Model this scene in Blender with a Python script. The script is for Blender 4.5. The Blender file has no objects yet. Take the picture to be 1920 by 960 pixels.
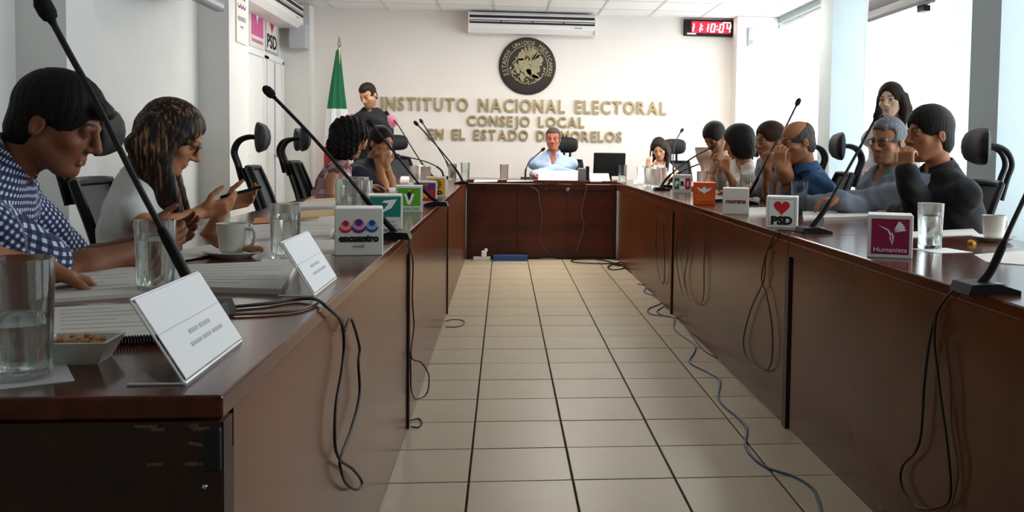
import bpy, bmesh, math, random
import numpy as np
from mathutils import Vector, Matrix

# ------------------------------------------------------------------ camera
SC = bpy.context.scene
COL = SC.collection
CAM_H = 1.118
FPX, PITCH, YAW, ROLL, PY_OFF, PX_OFF = 1777.21, .0533, .0971, .0143, -106.5, 157.5
_fw = np.array([math.sin(YAW)*math.cos(PITCH), math.cos(YAW)*math.cos(PITCH), -math.sin(PITCH)])
_r0 = np.array([math.cos(YAW), -math.sin(YAW), 0.]); _u0 = np.cross(_r0, _fw)
_R = _r0*math.cos(ROLL)+_u0*math.sin(ROLL); _U = -_r0*math.sin(ROLL)+_u0*math.cos(ROLL)
_C = np.array([0, 0, CAM_H])
cam = bpy.data.cameras.new('camera'); camo = bpy.data.objects.new('camera', cam); COL.objects.link(camo)
cam.sensor_width = 36; cam.sensor_fit = 'HORIZONTAL'; cam.lens = FPX*36/1920
cam.shift_x = -PX_OFF/1920; cam.shift_y = PY_OFF/1920
cam.clip_start = .02; cam.clip_end = 200
camo.matrix_world = Matrix(((_R[0], _U[0], -_fw[0], 0), (_R[1], _U[1], -_fw[1], 0), (_R[2], _U[2], -_fw[2], CAM_H), (0, 0, 0, 1)))
SC.camera = camo
# ------------------------------------------------------------------ view, world, daylight
vs = SC.view_settings; vs.view_transform = 'Standard'; vs.look = 'None'; vs.gamma = 1; vs.use_curve_mapping = False
vs.exposure = 0.82
W = bpy.data.worlds.new('World'); SC.world = W; W.use_nodes = True
_bg = W.node_tree.nodes['Background']; _bg.inputs[0].default_value = (.86, .94, 1, 1); _bg.inputs[1].default_value = 3.4
BAYS = [(.9, 2.3), (2.55, 5.46), (5.5, 8.42), (8.46, 11.2)]     # window openings in the right wall (world Y)
WZ0, WZ1, XR = .5, 2.62, 3.2
for i, (a, b) in enumerate(BAYS):
    l = bpy.data.lights.new('window_daylight', 'AREA'); l.shape = 'RECTANGLE'; l.size = b-a; l.size_y = WZ1-WZ0
    l.cycles.is_portal = True
    o = bpy.data.objects.new('window_daylight', l); COL.objects.link(o)
    o.location = (XR+.16, (a+b)/2, (WZ0+WZ1)/2); o.rotation_euler = (math.pi/2, 0, math.pi/2)   # local -Z points to -X

# ------------------------------------------------------------------ pixel helpers (points on real planes of the room)
def _ray(px, py): return _fw+_R*(px-960-PX_OFF)/FPX-_U*(py-480-PY_OFF)/FPX
def on_z(px, py, z): d = _ray(px, py); p = _C+d*(z-CAM_H)/d[2]; return Vector(p)
def on_y(px, py, y): d = _ray(px, py); p = _C+d*y/d[1]; return Vector(p)
def on_x(px, py, x): d = _ray(px, py); p = _C+d*x/d[0]; return Vector(p)

# ------------------------------------------------------------------ materials
def srgb(c):
    if isinstance(c, str):
        c = [int(c[i:i+2], 16)/255 for i in (0, 2, 4)]
    return tuple((x/12.92 if x <= .04045 else ((x+.055)/1.055)**2.4) for x in c)+(1,)
MATS = {}
def mat(name, col, rough=.5, metal=0, spec=.5, coat=0, bump=0, bscale=60, var=0, vscale=8, stretch=None, col2=None, trans=0, ior=1.45, emit=0, sheen=0, vlo=.3, vhi=.7):
    if name in MATS: return MATS[name]
    m = bpy.data.materials.new(name); MATS[name] = m; m.use_nodes = True
    nt = m.node_tree; b = nt.nodes['Principled BSDF']; L = nt.links.new
    c = srgb(col)
    b.inputs['Base Color'].default_value = c; b.inputs['Roughness'].default_value = rough; b.inputs['Metallic'].default_value = metal
    b.inputs['Specular IOR Level'].default_value = spec; b.inputs['Coat Weight'].default_value = coat; b.inputs['Coat Roughness'].default_value = .08
    b.inputs['Transmission Weight'].default_value = trans; b.inputs['IOR'].default_value = ior; b.inputs['Sheen Weight'].default_value = sheen
    if emit: b.inputs['Emission Color'].default_value = c; b.inputs['Emission Strength'].default_value = emit
    if var or bump:
        tc = nt.nodes.new('ShaderNodeTexCoord'); mp = nt.nodes.new('ShaderNodeMapping'); L(tc.outputs['Object'], mp.inputs[0])
        if stretch: mp.inputs['Scale'].default_value = stretch
    if var:
        n = nt.nodes.new('ShaderNodeTexNoise'); n.inputs['Scale'].default_value = vscale; n.inputs['Detail'].default_value = 5; L(mp.outputs[0], n.inputs[0])
        mr = nt.nodes.new('ShaderNodeMapRange'); mr.inputs[1].default_value = vlo; mr.inputs[2].default_value = vhi; L(n.outputs[0], mr.inputs[0])
        mx = nt.nodes.new('ShaderNodeMix'); mx.data_type = 'RGBA'; L(mr.outputs[0], mx.inputs[0])
        c2 = srgb(col2) if col2 else tuple(x*(1-var) for x in c[:3])+(1,)
        mx.inputs[6].default_value = c; mx.inputs[7].default_value = c2; L(mx.outputs[2], b.inputs['Base Color'])
    if bump:
        n2 = nt.nodes.new('ShaderNodeTexNoise'); n2.inputs['Scale'].default_value = bscale; n2.inputs['Detail'].default_value = 3; L(mp.outputs[0], n2.inputs[0])
        bp = nt.nodes.new('ShaderNodeBump'); bp.inputs['Strength'].default_value = bump; bp.inputs['Distance'].default_value = .004
        L(n2.outputs[0], bp.inputs['Height']); L(bp.outputs[0], b.inputs['Normal'])
    return m
def M(n): return MATS[n]

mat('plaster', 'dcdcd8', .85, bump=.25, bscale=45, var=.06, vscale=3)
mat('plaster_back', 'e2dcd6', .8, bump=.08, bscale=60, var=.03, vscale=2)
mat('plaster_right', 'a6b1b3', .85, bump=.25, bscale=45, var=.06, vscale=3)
mat('ceiling_tile', 'ecebe8', .9, bump=.25, bscale=150)
mat('ceiling_bar', 'd2d2d0', .5)
mat('tile', 'bcad92', .36, var=.10, vscale=3, spec=.5, bump=.02, bscale=8)
mat('grout', '3c2c1d', .9)
mat('wood_top', '602a12', .17, coat=.1, var=.5, vscale=9, stretch=(3, .35, 3), col2='3f190a', spec=.4)
mat('wood_panel', '6b3718', .24, coat=.0, var=.5, vscale=3, stretch=(1, .5, 1), col2='4e260f', spec=.36)
mat('wood_back', '54200e', .35, coat=.0, var=.5, vscale=5, stretch=(.4, 1, 1.6), col2='33130a')
mat('wood_dark', '32170b', .4, coat=.0, var=.4, vscale=10)
mat('wood_chip', '6b5839', .8, var=.3, vscale=40)
mat('black_plastic', '0d0d0d', .5, spec=.25)
mat('black_rubber', '0d0d0e', .6)
mat('foam', '0b0b0b', .95, bump=.6, bscale=500)
mat('chair_mesh', '1b1f26', .55, bump=.3, bscale=420, var=.2, vscale=6)
mat('chair_pad', '101114', .7, bump=.25, bscale=300)
mat('chair_grey', '7f868a', .5)
mat('chrome', 'b9bcc0', .2, metal=1)
mat('paper', 'cfcac2', .75, var=.04, vscale=10)
mat('paper_print', 'a9a6a3', .8)
mat('paper_white', 'e6e6e6', .7)
mat('folder_tan', 'c9a877', .7); mat('folder_orange', 'c4702f', .7)
mat('ceramic', 'd9d6cc', .2, coat=.3)
mat('coffee', '2a1408', .15)
mat('cookie', '9a6230', .8, bump=.5, bscale=120, var=.4, vscale=60)
mat('nut', 'a56a34', .6, var=.5, vscale=80, col2='d0a468')
mat('acrylic_edge', 'dfe3e4', .08, coat=.4)
mat('sign_white', 'dcdad3', .45); mat('sign_cream', 'cdc9bd', .5)
mat('ink_black', '141414', .6); mat('ink_grey', '9a9aa0', .6)
mat('red', 'c01726', .5); mat('pink', 'c9588f', .5); mat('purple', '5b2a72', .5); mat('lilac', 'cf8fc4', .5); mat('blue', '24508e', .5)
mat('lightblue', '8bb4dc', .5); mat('lightred', 'f0a0a8', .5)
mat('teal', '157a70', .5); mat('green', '4ea41c', .5); mat('yellow', 'e6ab18', .5); mat('maroon', '8c1146', .5); mat('orange', 'e2561c', .45)
mat('dark_red', '7a2a2a', .5); mat('darkgreen', '1c7a44', .5); mat('white', 'f2f2f0', .5)
mat('gold', 'bba77c', .35, metal=.6, var=.2, vscale=20)
mat('bronze', '211a14', .45, metal=.2); mat('relief', '9c9474', .5, metal=.3, var=.3, vscale=40)
mat('ac_white', 'e4e1de', .4); mat('ac_dark', '1a1817', .6)
mat('flag_green', '1c6b45', .8); mat('flag_white', 'dfe0e2', .8); mat('flag_red', 'a01c2c', .8); mat('brown', '6b4a2a', .7)
mat('alu', 'c8ccd0', .35, metal=.6); mat('steel', '8c9095', .35, metal=.8)
mat('cable_black', '0e0c0b', .5); mat('cable_blue', '42546e', .5); mat('cable_grey', '8a8a88', .5); mat('cable_brown', '5c4030', .5)
mat('screen', '26343a', .15); mat('tv_frame', '7d8088', .3)
mat('led_red', 'b3122f', .4, emit=.5); mat('led_digit', 'fff2f4', .4, emit=3.0)
mat('blind', 'eef0ee', .7); mat('blue_box', '2a4f8f', .5)
mat('water', 'ffffff', 0, trans=1, ior=1.33)
mat('door_white', 'e3e3e2', .45); mat('speaker_grey', 'b3b5ba', .5)
def _special():
    # drinking glass: refractive, but thin and clear
    m = mat('glass', 'f4fbf9', 0, trans=1, ior=1.3)
    nt = m.node_tree; x = nt.nodes.new('ShaderNodeMixShader'); x.inputs[0].default_value = .2; t = nt.nodes.new('ShaderNodeBsdfTransparent'); t.inputs[0].default_value = (.95, .98, .97, 1)
    nt.links.new(nt.nodes['Principled BSDF'].outputs[0], x.inputs[1]); nt.links.new(t.outputs[0], x.inputs[2]); nt.links.new(x.outputs[0], nt.nodes['Material Output'].inputs[0])
    # window pane: clear with a fresnel sheen, lets daylight straight through
    m = bpy.data.materials.new('window_glass'); MATS['window_glass'] = m; m.use_nodes = True; nt = m.node_tree; nt.nodes.clear()
    o = nt.nodes.new('ShaderNodeOutputMaterial'); t = nt.nodes.new('ShaderNodeBsdfTransparent'); g = nt.nodes.new('ShaderNodeBsdfGlossy'); g.inputs['Roughness'].default_value = 0
    x = nt.nodes.new('ShaderNodeMixShader'); x.inputs[0].default_value = .05
    nt.links.new(t.outputs[0], x.inputs[1]); nt.links.new(g.outputs[0], x.inputs[2]); nt.links.new(x.outputs[0], o.inputs[0])
    # clear acrylic
    m2 = m.copy(); m2.name = 'acrylic'; MATS['acrylic'] = m2
    # blind slats: white cloth that lets daylight glow through
    m = bpy.data.materials.new('blind_cloth'); MATS['blind_cloth'] = m; m.use_nodes = True; nt = m.node_tree; b = nt.nodes['Principled BSDF']
    b.inputs['Base Color'].default_value = (.85, .87, .85, 1); b.inputs['Roughness'].default_value = .8
    tr = nt.nodes.new('ShaderNodeBsdfTranslucent'); tr.inputs[0].default_value = (.85, .87, .85, 1); x = nt.nodes.new('ShaderNodeMixShader'); x.inputs[0].default_value = .6
    nt.links.new(b.outputs[0], x.inputs[1]); nt.links.new(tr.outputs[0], x.inputs[2]); nt.links.new(x.outputs[0], nt.nodes['Material Output'].inputs[0])
_special()

# ------------------------------------------------------------------ mesh building
class MB:
    def __init__(s): s.v = []; s.f = []
    def add(s, v, f):
        n = len(s.v); s.v += [tuple(p) for p in v]; s.f += [tuple(i+n for i in q) for q in f]; return s
    def box(s, c, d, R=None):
        x, y, z = d[0]/2, d[1]/2, d[2]/2
        P = [Vector(p) for p in ((-x,-y,-z),(x,-y,-z),(x,y,-z),(-x,y,-z),(-x,-y,z),(x,-y,z),(x,y,z),(-x,y,z))]
        if R is not None: P = [R @ p for p in P]
        c = Vector(c)
        return s.add([p+c for p in P], [(0,3,2,1),(4,5,6,7),(0,1,5,4),(1,2,6,5),(2,3,7,6),(3,0,4,7)])
    def bbox(s, lo, hi): return s.box([(a+b)/2 for a, b in zip(lo, hi)], [b-a for a, b in zip(lo, hi)])
    def bevbox(s, c, d, b=.01, R=None):
        bm = bmesh.new(); bmesh.ops.create_cube(bm, size=1); bmesh.ops.scale(bm, vec=d, verts=bm.verts)
        bmesh.ops.bevel(bm, geom=bm.edges[:], offset=b, segments=2, profile=.5, affect='EDGES')
        c = Vector(c); bm.verts.index_update()
        s.add([(R @ v.co if R is not None else v.co)+c for v in bm.verts], [[v.index for v in f.verts] for f in bm.faces]); bm.free(); return s
    def tube(s, pts, r, n=8, caps=True):
        pts = [Vector(p) for p in pts]; m = len(pts)
        rr = r if isinstance(r, (list, tuple)) else [r]*m
        t0 = (pts[1]-pts[0]).normalized(); up = Vector((0,0,1)) if abs(t0.z) < .9 else Vector((1,0,0))
        nrm = t0.cross(up).normalized(); V = []; F = []
        for i, p in enumerate(pts):
            t = (pts[min(i+1, m-1)]-pts[max(i-1, 0)])
            t = t.normalized() if t.length > 1e-9 else t0
            nrm = (nrm-t*nrm.dot(t)); nrm = nrm.normalized() if nrm.length > 1e-6 else t.orthogonal().normalized()
            bn = t.cross(nrm)
            for k in range(n):
                a = 2*math.pi*k/n; V.append(p+(nrm*math.cos(a)+bn*math.sin(a))*rr[i])
        for i in range(m-1):
            for k in range(n):
                a = i*n+k; b = i*n+(k+1) % n; F.append((a, b, b+n, a+n))
        if caps: F.append(tuple(range(n-1, -1, -1))); F.append(tuple((m-1)*n+k for k in range(n)))
        return s.add(V, F)
    def lathe(s, prof, n=24, c=(0,0,0), close=False, R=None):
        V = []; F = []; c = Vector(c); m = len(prof)
        for r, z in prof:
            for k in range(n):
                a = 2*math.pi*k/n; p = Vector((r*math.cos(a), r*math.sin(a), z))
                V.append((R @ p if R is not None else p)+c)
        for i in range(m-1 if not close else m):
            j = (i+1) % m
            for k in range(n):
                F.append((i*n+k, i*n+(k+1) % n, j*n+(k+1) % n, j*n+k))
        if not close:
            if prof[0][0] > 1e-6: F.append(tuple(range(n-1, -1, -1)))
            if prof[-1][0] > 1e-6: F.append(tuple((m-1)*n+k for k in range(n)))
        return s.add(V, F)
    def prism(s, poly, z0, z1):
        n = len(poly)
        V = [(x, y, z0) for x, y in poly]+[(x, y, z1) for x, y in poly]
        F = [tuple(range(n-1, -1, -1)), tuple(range(n, 2*n))]+[(i, (i+1) % n, n+(i+1) % n, n+i) for i in range(n)]
        return s.add(V, F)
    def ball(s, c, r, n=12, m=8, R=None):
        r = (r, r, r) if not isinstance(r, (tuple, list)) else r
        V = []; F = []; c = Vector(c)
        for i in range(m+1):
            th = math.pi*i/m
            for k in range(n):
                a = 2*math.pi*k/n; p = Vector((r[0]*math.sin(th)*math.cos(a), r[1]*math.sin(th)*math.sin(a), r[2]*math.cos(th)))
                V.append((R @ p if R is not None else p)+c)
        for i in range(m):
            for k in range(n): F.append((i*n+k, (i+1)*n+k, (i+1)*n+(k+1) % n, i*n+(k+1) % n))
        return s.add(V, F)
    def xf(s, Mx): s.v = [tuple(Mx @ Vector(p)) for p in s.v]; return s
    def mesh(s, name, material, smooth=False):
        me = bpy.data.meshes.new(name); me.from_pydata(s.v, [], s.f); me.update()
        bm = bmesh.new(); bm.from_mesh(me); bmesh.ops.remove_doubles(bm, verts=bm.verts, dist=1e-6); bmesh.ops.recalc_face_normals(bm, faces=bm.faces); bm.to_mesh(me); bm.free()
        if material: me.materials.append(M(material) if isinstance(material, str) else material)
        if smooth:
            me.polygons.foreach_set('use_smooth', [True]*len(me.polygons))
            try: me.set_sharp_from_angle(angle=math.radians(38))
            except Exception: pass
        return me
    def build(s, name, material, parent=None, smooth=False, loc=None, rot=None):
        return link(name, s.mesh(name, material, smooth), parent, loc, rot)
def link(name, me, parent=None, loc=None, rot=None):
    o = bpy.data.objects.new(name, me); COL.objects.link(o)
    if parent is not None: o.parent = parent
    if loc is not None: o.location = loc
    if rot is not None: o.rotation_euler = rot
    return o
def thing(name, label, cat, loc=(0,0,0), rotz=0, group=None):
    o = link(name, None, None, loc, (0, 0, rotz)); return tag(o, label, cat, group)
def tag(o, label=None, cat=None, group=None, kind=None):
    if label: o['label'] = label
    if cat: o['category'] = cat
    if group: o['group'] = group
    if kind: o['kind'] = kind
    return o
def struct(o): o['kind'] = 'structure'; return o
def dup(root, loc=None, rotz=None, label=None, group=None):
    r = root.copy(); COL.objects.link(r)
    if loc is not None: r.location = loc
    if rotz is not None: r.rotation_euler = (0, 0, rotz)
    if label: r['label'] = label
    if group: r['group'] = group
    for ch in list(root.children):
        c = ch.copy(); COL.objects.link(c); c.parent = r
        for g in ch.children:
            d = g.copy(); COL.objects.link(d); d.parent = c
    return r
def spline(pts, k=8):
    P = [Vector(p) for p in pts]; P = [P[0]*2-P[1]]+P+[P[-1]*2-P[-2]]; out = []
    for i in range(1, len(P)-2):
        a, b, c, d = P[i-1:i+3]
        for j in range(k):
            t = j/k
            out.append(.5*((2*b)+(c-a)*t+(2*a-5*b+4*c-d)*t*t+(3*b-a-3*c+d)*t**3))
    out.append(P[-2]); return out
_tc = {}
def text_mb(s, size=1, ext=.005, align='CENTER', shear=0, space=1, bold=0):
    cu = bpy.data.curves.new('lettering', 'FONT'); cu.body = s; cu.size = size; cu.extrude = ext; cu.align_x = align; cu.align_y = 'CENTER'
    cu.shear = shear; cu.space_character = space; cu.resolution_u = 3; cu.offset = bold
    ob = bpy.data.objects.new('lettering', cu); COL.objects.link(ob)
    me = bpy.data.meshes.new_from_object(ob.evaluated_get(bpy.context.evaluated_depsgraph_get()))
    mb = MB(); mb.add([v.co[:] for v in me.vertices], [p.vertices[:] for p in me.polygons])
    bpy.data.objects.remove(ob); bpy.data.curves.remove(cu); bpy.data.meshes.remove(me); return mb
RX90 = Matrix.Rotation(math.pi/2, 4, 'X')      # XY drawing -> upright XZ plane facing -Y

# ================================================================== THE ROOM
XL, XLP = -2.5, -2.25              # left wall, pilaster faces
XRP = 2.9                          # right pilaster faces
YB, YN, ZC = 11.26, -2.6, 2.69
# ---- floor: slab, tiles of the aisle one by one, the rest of the tiling as one
TS, TX0, TY0 = .348, -.1081, 3.1294
fl = struct(MB().bbox((XL-.2, YN-.1, -.1), (XR+.2, YB+.2, -.006)).build('floor', 'grout'))
_t = MB().bevbox((0, 0, -.003), (TS-.008, TS-.008, .012), .0012); tile_me = _t.mesh('tile', 'tile')
rest = MB()
nx0 = math.floor((XL-TX0)/TS); nx1 = math.ceil((XR-TX0)/TS); ny0 = math.floor((YN-TY0)/TS); ny1 = math.ceil((YB-TY0)/TS)
rng = random.Random(4)
for i in range(nx0, nx1):
    for j in range(ny0, ny1):
        x, y = TX0+(i+.5)*TS, TY0+(j+.5)*TS
        if -2 <= i <= 3 and -4 <= j <= 18:
            link('tile', tile_me, fl, (x, y, rng.uniform(-.0006, .0006)))
        else:
            rest.box((x, y, -.003), (TS-.008, TS-.008, .012))
tag(rest.build('tile_field', 'tile', fl), kind='stuff')
# ---- walls
struct(MB().bbox((XL-.2, YB, -.1), (XR+.3, YB+.2, 3)).build('wall_back', 'plaster_back'))
struct(MB().bbox((XL-.2, YN-.2, -.1), (XL, YB, 3)).build('wall_left', 'plaster'))
struct(MB().bbox((XL, YN-.2, -.1), (XR+.3, YN, 3)).build('wall_front', 'plaster'))
wr = MB(); wr.bbox((XR, YN-.2, -.1), (XR+.15, YB, WZ0)); wr.bbox((XR, YN-.2, WZ1), (XR+.15, YB, 3))
ys = [YN-.2]+[q for b in BAYS for q in b]+[YB]
for a, b in zip(ys[0::2], ys[1::2]): wr.bbox((XR, a, WZ0), (XR+.15, b, WZ1))
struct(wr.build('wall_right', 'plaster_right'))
def pil(name, lo, hi, m): struct(MB().bbox(lo, hi).build(name, m))
for k, (a, b) in enumerate(((5.16, 5.5), (8.07, 8.67), (2.2, 2.5))): pil('trim_%d' % (k+1), (XL, a, 0), (XLP, b, ZC), 'plaster')
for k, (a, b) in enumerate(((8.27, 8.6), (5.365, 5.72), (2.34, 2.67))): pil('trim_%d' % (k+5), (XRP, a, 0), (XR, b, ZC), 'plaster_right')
pil('trim_4', (XL, 11.0, 0), (-2.19, YB, ZC), 'plaster')
pil('trim_8', (2.71, 11.0, 0), (XR, YB, ZC), 'plaster_back')
# ---- ceiling: slab, hanging bars, panels
ce = struct(MB().bbox((XL-.2, YN-.2, ZC+.02), (XR+.3, YB+.2, ZC+.15)).build('ceiling', 'ceiling_bar'))
bars = MB(); CT = .61; cx0 = -2.57; cy0 = YB-CT*.86
panel_me = MB().bevbox((0, 0, .01), (CT-.022, CT-.022, .012), .002).mesh('ceiling_panel', 'ceiling_tile')
for i in range(11):
    bars.bbox((cx0+i*CT-.012, YN, ZC), (cx0+i*CT+.012, YB, ZC+.02))
for j in range(-1, 24):
    y = cy0-j*CT
    if y < YB: bars.bbox((XL, y-.012, ZC), (XR, y+.012, ZC+.02))
    for i in range(10):
        yc = y+CT/2
        if YN < yc < YB+.05 and cx0+(i+.5)*CT < XR+.3: link('ceiling_panel', panel_me, ce, (cx0+(i+.5)*CT, yc, ZC))
bars.build('ceiling_grid', 'ceiling_bar', ce)
# ---- windows
for k, (a, b) in enumerate(BAYS):
    n = 1 if a > 4 else 2
    w = struct(link('window_%d' % (k+1), None, None, (XR+.08, (a+b)/2, WZ0)))
    hw = (b-a)/2; h = WZ1-WZ0; fr = MB()
    for z in (.02, h-.02): fr.box((0, 0, z), (.05, b-a, .04))
    for i in range(n+1): fr.box((0, -hw+.02+(b-a-.04)*i/n, h/2), (.05, .035, h))
    fr.build('window_frame', 'white', w)
    for i in range(n):
        ya = -hw+(b-a)*i/n
        MB().box((0, ya+(b-a)/n/2, h/2), (.005, (b-a)/n-.05, h-.06)).build('pane', 'window_glass', w)
# vertical blinds gathered at the near side of the fourth bay
vb = thing('vertical_blind', 'white vertical blind drawn to the near side of the bright right window', 'blind', (XR-.07, 5.78, .46))
MB().box((0, 1.2, 2.17), (.05, 2.44, .04)).build('head_rail', 'alu', vb)
slat_me = MB().box((0, 0, 1.08), (.002, .088, 2.12), None).mesh('slat', 'blind_cloth')
for i in range(12): link('slat', slat_me, vb, (0, .05+i*.078, .01), (0, 0, math.radians(28)))
# ================================================================== TABLES
T = .787                            # table height
LX, RXE, TW = -.366, 1.128, .86      # inner edges of left / right tables, their width
YT = 9.44                           # front of the head table
def side_table(label, x_in, sgn, y0, y1, xp, end_near=False):
    """x_in: inner top edge; sgn: +1 when the table body lies towards +X of it; xp: panel plane"""
    t = thing('conference_table', label, 'table', (x_in, y0, 0)); L = y1-y0; w = TW*sgn
    def bb(mb, x0, x1, a, b, z0, z1): mb.bbox((min(x0, x1), a, z0), (max(x0, x1), b, z1)); return mb
    m = MB(); c = Vector(((w)/2, L/2, T-.016)); m.bevbox(c, (abs(w), L-.003, .032), .004); m.build('tabletop', 'wood_top', t)
    pxl = xp-x_in
    bb(MB(), sgn*.002, sgn*.026, .004, L-.004, T-.085, T-.032).build('edge_rail', 'wood_panel', t)
    bb(MB(), pxl, pxl+sgn*.02, .03, L-.03, .012, T-.085).build('front_panel', 'wood_panel', t)
    bb(MB(), pxl-sgn*.008, pxl+sgn*.04, -.0, .04, .0, T-.034).build('post', 'wood_dark', t)
    bb(MB(), pxl-sgn*.004, w-sgn*.08, .0+.036, .06, .0, T-.032).build('end_panel', 'wood_dark', t)
    bb(MB(), pxl+sgn*.03, w-sgn*.08, L-.04, L-.015, .0, T-.032).build('end_panel', 'wood_dark', t)
    return t
t1 = side_table('long glossy brown table segment nearest the camera on the left, with chipped corner', LX, -1, 1.27, 3.735, -.372)
side_table('middle segment of the left row of brown tables, behind the three-figure cube sign', LX, -1, 3.738, 6.32, -.372)
side_table('far segment of the left row of brown tables, reaching the head table', LX, -1, 6.323, 10.1, -.372)
side_table('brown table segment nearest the camera on the right, under the maroon bird cube', RXE, 1, .9, 3.665, 1.142)
side_table('middle segment of the right row of brown tables, under the red heart cube', RXE, 1, 3.668, 6.30, 1.142)
side_table('far segment of the right row of brown tables, under the pale stacked glasses', RXE, 1, 6.303, 10.1, 1.142)
# chipped near corner of the left table: thick end rail, dark worn patch, bare wood splinters, screw
MB().bbox((-TW, -.004, T-.09), (-.002, .03, T-.033)).build('end_rail', 'wood_dark', t1)
MB().bbox((-.75, .006, .02), (-.002, .035, T-.09)).build('end_board', 'wood_dark', t1)
cm = MB(); rng = random.Random(3)
for k in range(9): cm.box((rng.uniform(-.1, -.012), -.005, T-rng.choice((.038, .042, .062, .088))), (rng.uniform(.008, .03), .004, rng.uniform(.002, .005)), Matrix.Rotation(rng.uniform(-.2, .2), 3, 'Y'))
tag(cm.build('chipped_edge', 'wood_chip', t1), kind='stuff')
MB().bevbox((-.012, -.002, T-.07), (.024, .012, .06), .004).build('corner_patch', 'black_rubber', t1)
MB().ball((-.02, -.008, T-.118), .004, 8, 6).build('screw', 'chrome', t1, True)
# fill lamps added unseen above the picture to brighten the back, troffer-shaped
def fill_lamp(label, x, y, power):
    t = thing('added_fill_light', label, 'added fill light', (x, y, ZC-.004))
    m = MB(); [m.box((sx*.3, 0, 0), (.03, 1.22, .03)) for sx in (-1, 1)]; [m.box((0, sy*.6, 0), (.6, .03, .03)) for sy in (-1, 1)]; m.build('frame', 'ac_white', t)
    MB().box((0, 0, .004), (.57, 1.17, .008)).build('fill_panel', mat('fill_lamp_glow_%d' % (power*10), 'fff8ee', .6, emit=13*power), t)
for lb, x, y, pw in (('added unseen fill light in the ceiling over the aisle near the head table', .6, 9.2, 1.), ('added unseen fill light in the ceiling over the far right seats', 2.3, 9.2, 1.), ('added unseen fill light in the ceiling over the far left seats', -1.2, 9.0, .7)): fill_lamp(lb, x, y, pw)
# head table
ht = thing('head_table', 'dark red-brown head table across the far end of the aisle', 'table', (LX, YT, 0)); hw = RXE-LX
MB().bevbox((hw/2, .35, T-.008), (hw-.004, .74, .034), .004).build('tabletop', 'wood_top', ht)
for k in range(3):
    a = .012+k*(hw-.024)/3; MB().bbox((a+.002, 0.01, .03), (a+(hw-.024)/3-.002, .03, T-.032)).build('front_panel', 'wood_back', ht)
MB().bbox((.0, -.004, T-.085), (hw, .014, T-.03)).build('edge_rail', 'wood_back', ht)
MB().bbox((.0, .031, .0), (hw, .05, T-.032)).build('backing_board', 'wood_dark', ht)
for x in (.02, hw-.02): MB().bbox((x-.02, -.012, 0), (x+.02, .06, T-.03)).build('post', 'wood_dark', ht)
for x, z in ((.17, T-.075), (.78, T-.085), (1.0, T-.08)):
    MB().lathe([(.018, 0), (.018, .008), (.012, .01)], 14, (x, -.004, z), R=Matrix.Rotation(math.pi/2, 3, 'X')).build('cable_grommet', 'black_rubber' if x < .9 else 'chrome', ht, True)

# ================================================================== THINGS ON THE WALLS
# air conditioner under the ceiling of the back wall
def ac_unit(name, label, loc, rotz, w, h, d):
    a = thing(name, label, 'air conditioner', loc, rotz)
    prof = [(-d*.05, 0), (-d*.8, 0), (-d, h*.22), (-d, h*.9), (-d*.86, h), (0, h), (0, 0)]
    m = MB(); m.prism([(p[0], p[1]) for p in prof], -w/2, w/2); m.xf(Matrix(((0,0,1,0),(1,0,0,0),(0,1,0,0),(0,0,0,1)))); m.build('body', 'ac_white', a)
    m = MB().box((0, -d-.002, h*.77), (w*.98, .01, h*.12)); m.build('intake_slot', 'ac_dark', a)
    m = MB().box((0, -d-.002, h*.52), (w*.98, .01, h*.17)); m.build('outlet_slot', 'ac_dark', a)
    for i in range(4): MB().box((-w*.49+w*.98*(i+.5)/4, -d-.006, h*.555), (w*.235, .012, h*.03), Matrix.Rotation(.5, 3, 'X')).build('louvre', 'ac_white', a)
    for s in (-1, 1): MB().bevbox((s*w*.498, -d*.5, h*.5), (.012, d*1.02, h*.98), .004).build('end_cap', 'ac_white', a)
    MB().box((w*.36, -d-.003, h*.31), (.09, .006, .012)).build('badge', 'ink_grey', a)
    return a
p0 = on_y(878, 60, YB-.22); p1 = on_y(1117, 64, YB-.22); zt = on_y(998, 19, YB-.22).z
ac_unit('air_conditioner', 'wide white air conditioner above the round emblem on the back wall', ((p0.x+p1.x)/2, YB, p0.z), 0, p1.x-p0.x, min(zt, ZC-.02)-p0.z, .22)
ac2 = ac_unit('air_conditioner', 'white air conditioner along the left wall above the posters, black pipe at its end', (XL, 9.8, 2.40), math.pi/2, 2.1, .26, .27)
MB().tube(spline([(1.05, -.1, .1), (1.14, -.1, .02), (1.3, -.12, -.01), (1.36, -.12, .1), (1.37, -.12, .3)], 6), .022, 8).build('pipe', 'black_rubber', ac2, True)
# loudspeaker on the corner pilaster
c = on_y(566, 70, 10.98)
sp = thing('loudspeaker', 'small pale grey loudspeaker on the corner pilaster at the left', 'speaker', (c.x-.02, 11.0, c.z-.13))
MB().bevbox((0, -.08, .13), (.2, .15, .28), .02).build('cabinet', 'speaker_grey', sp); MB().box((0, -.158, .13), (.17, .006, .24)).build('grille', 'speaker_grey', sp); MB().box((0, -.005, .13), (.06, .02, .1)).build('bracket', 'steel', sp)
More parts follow.
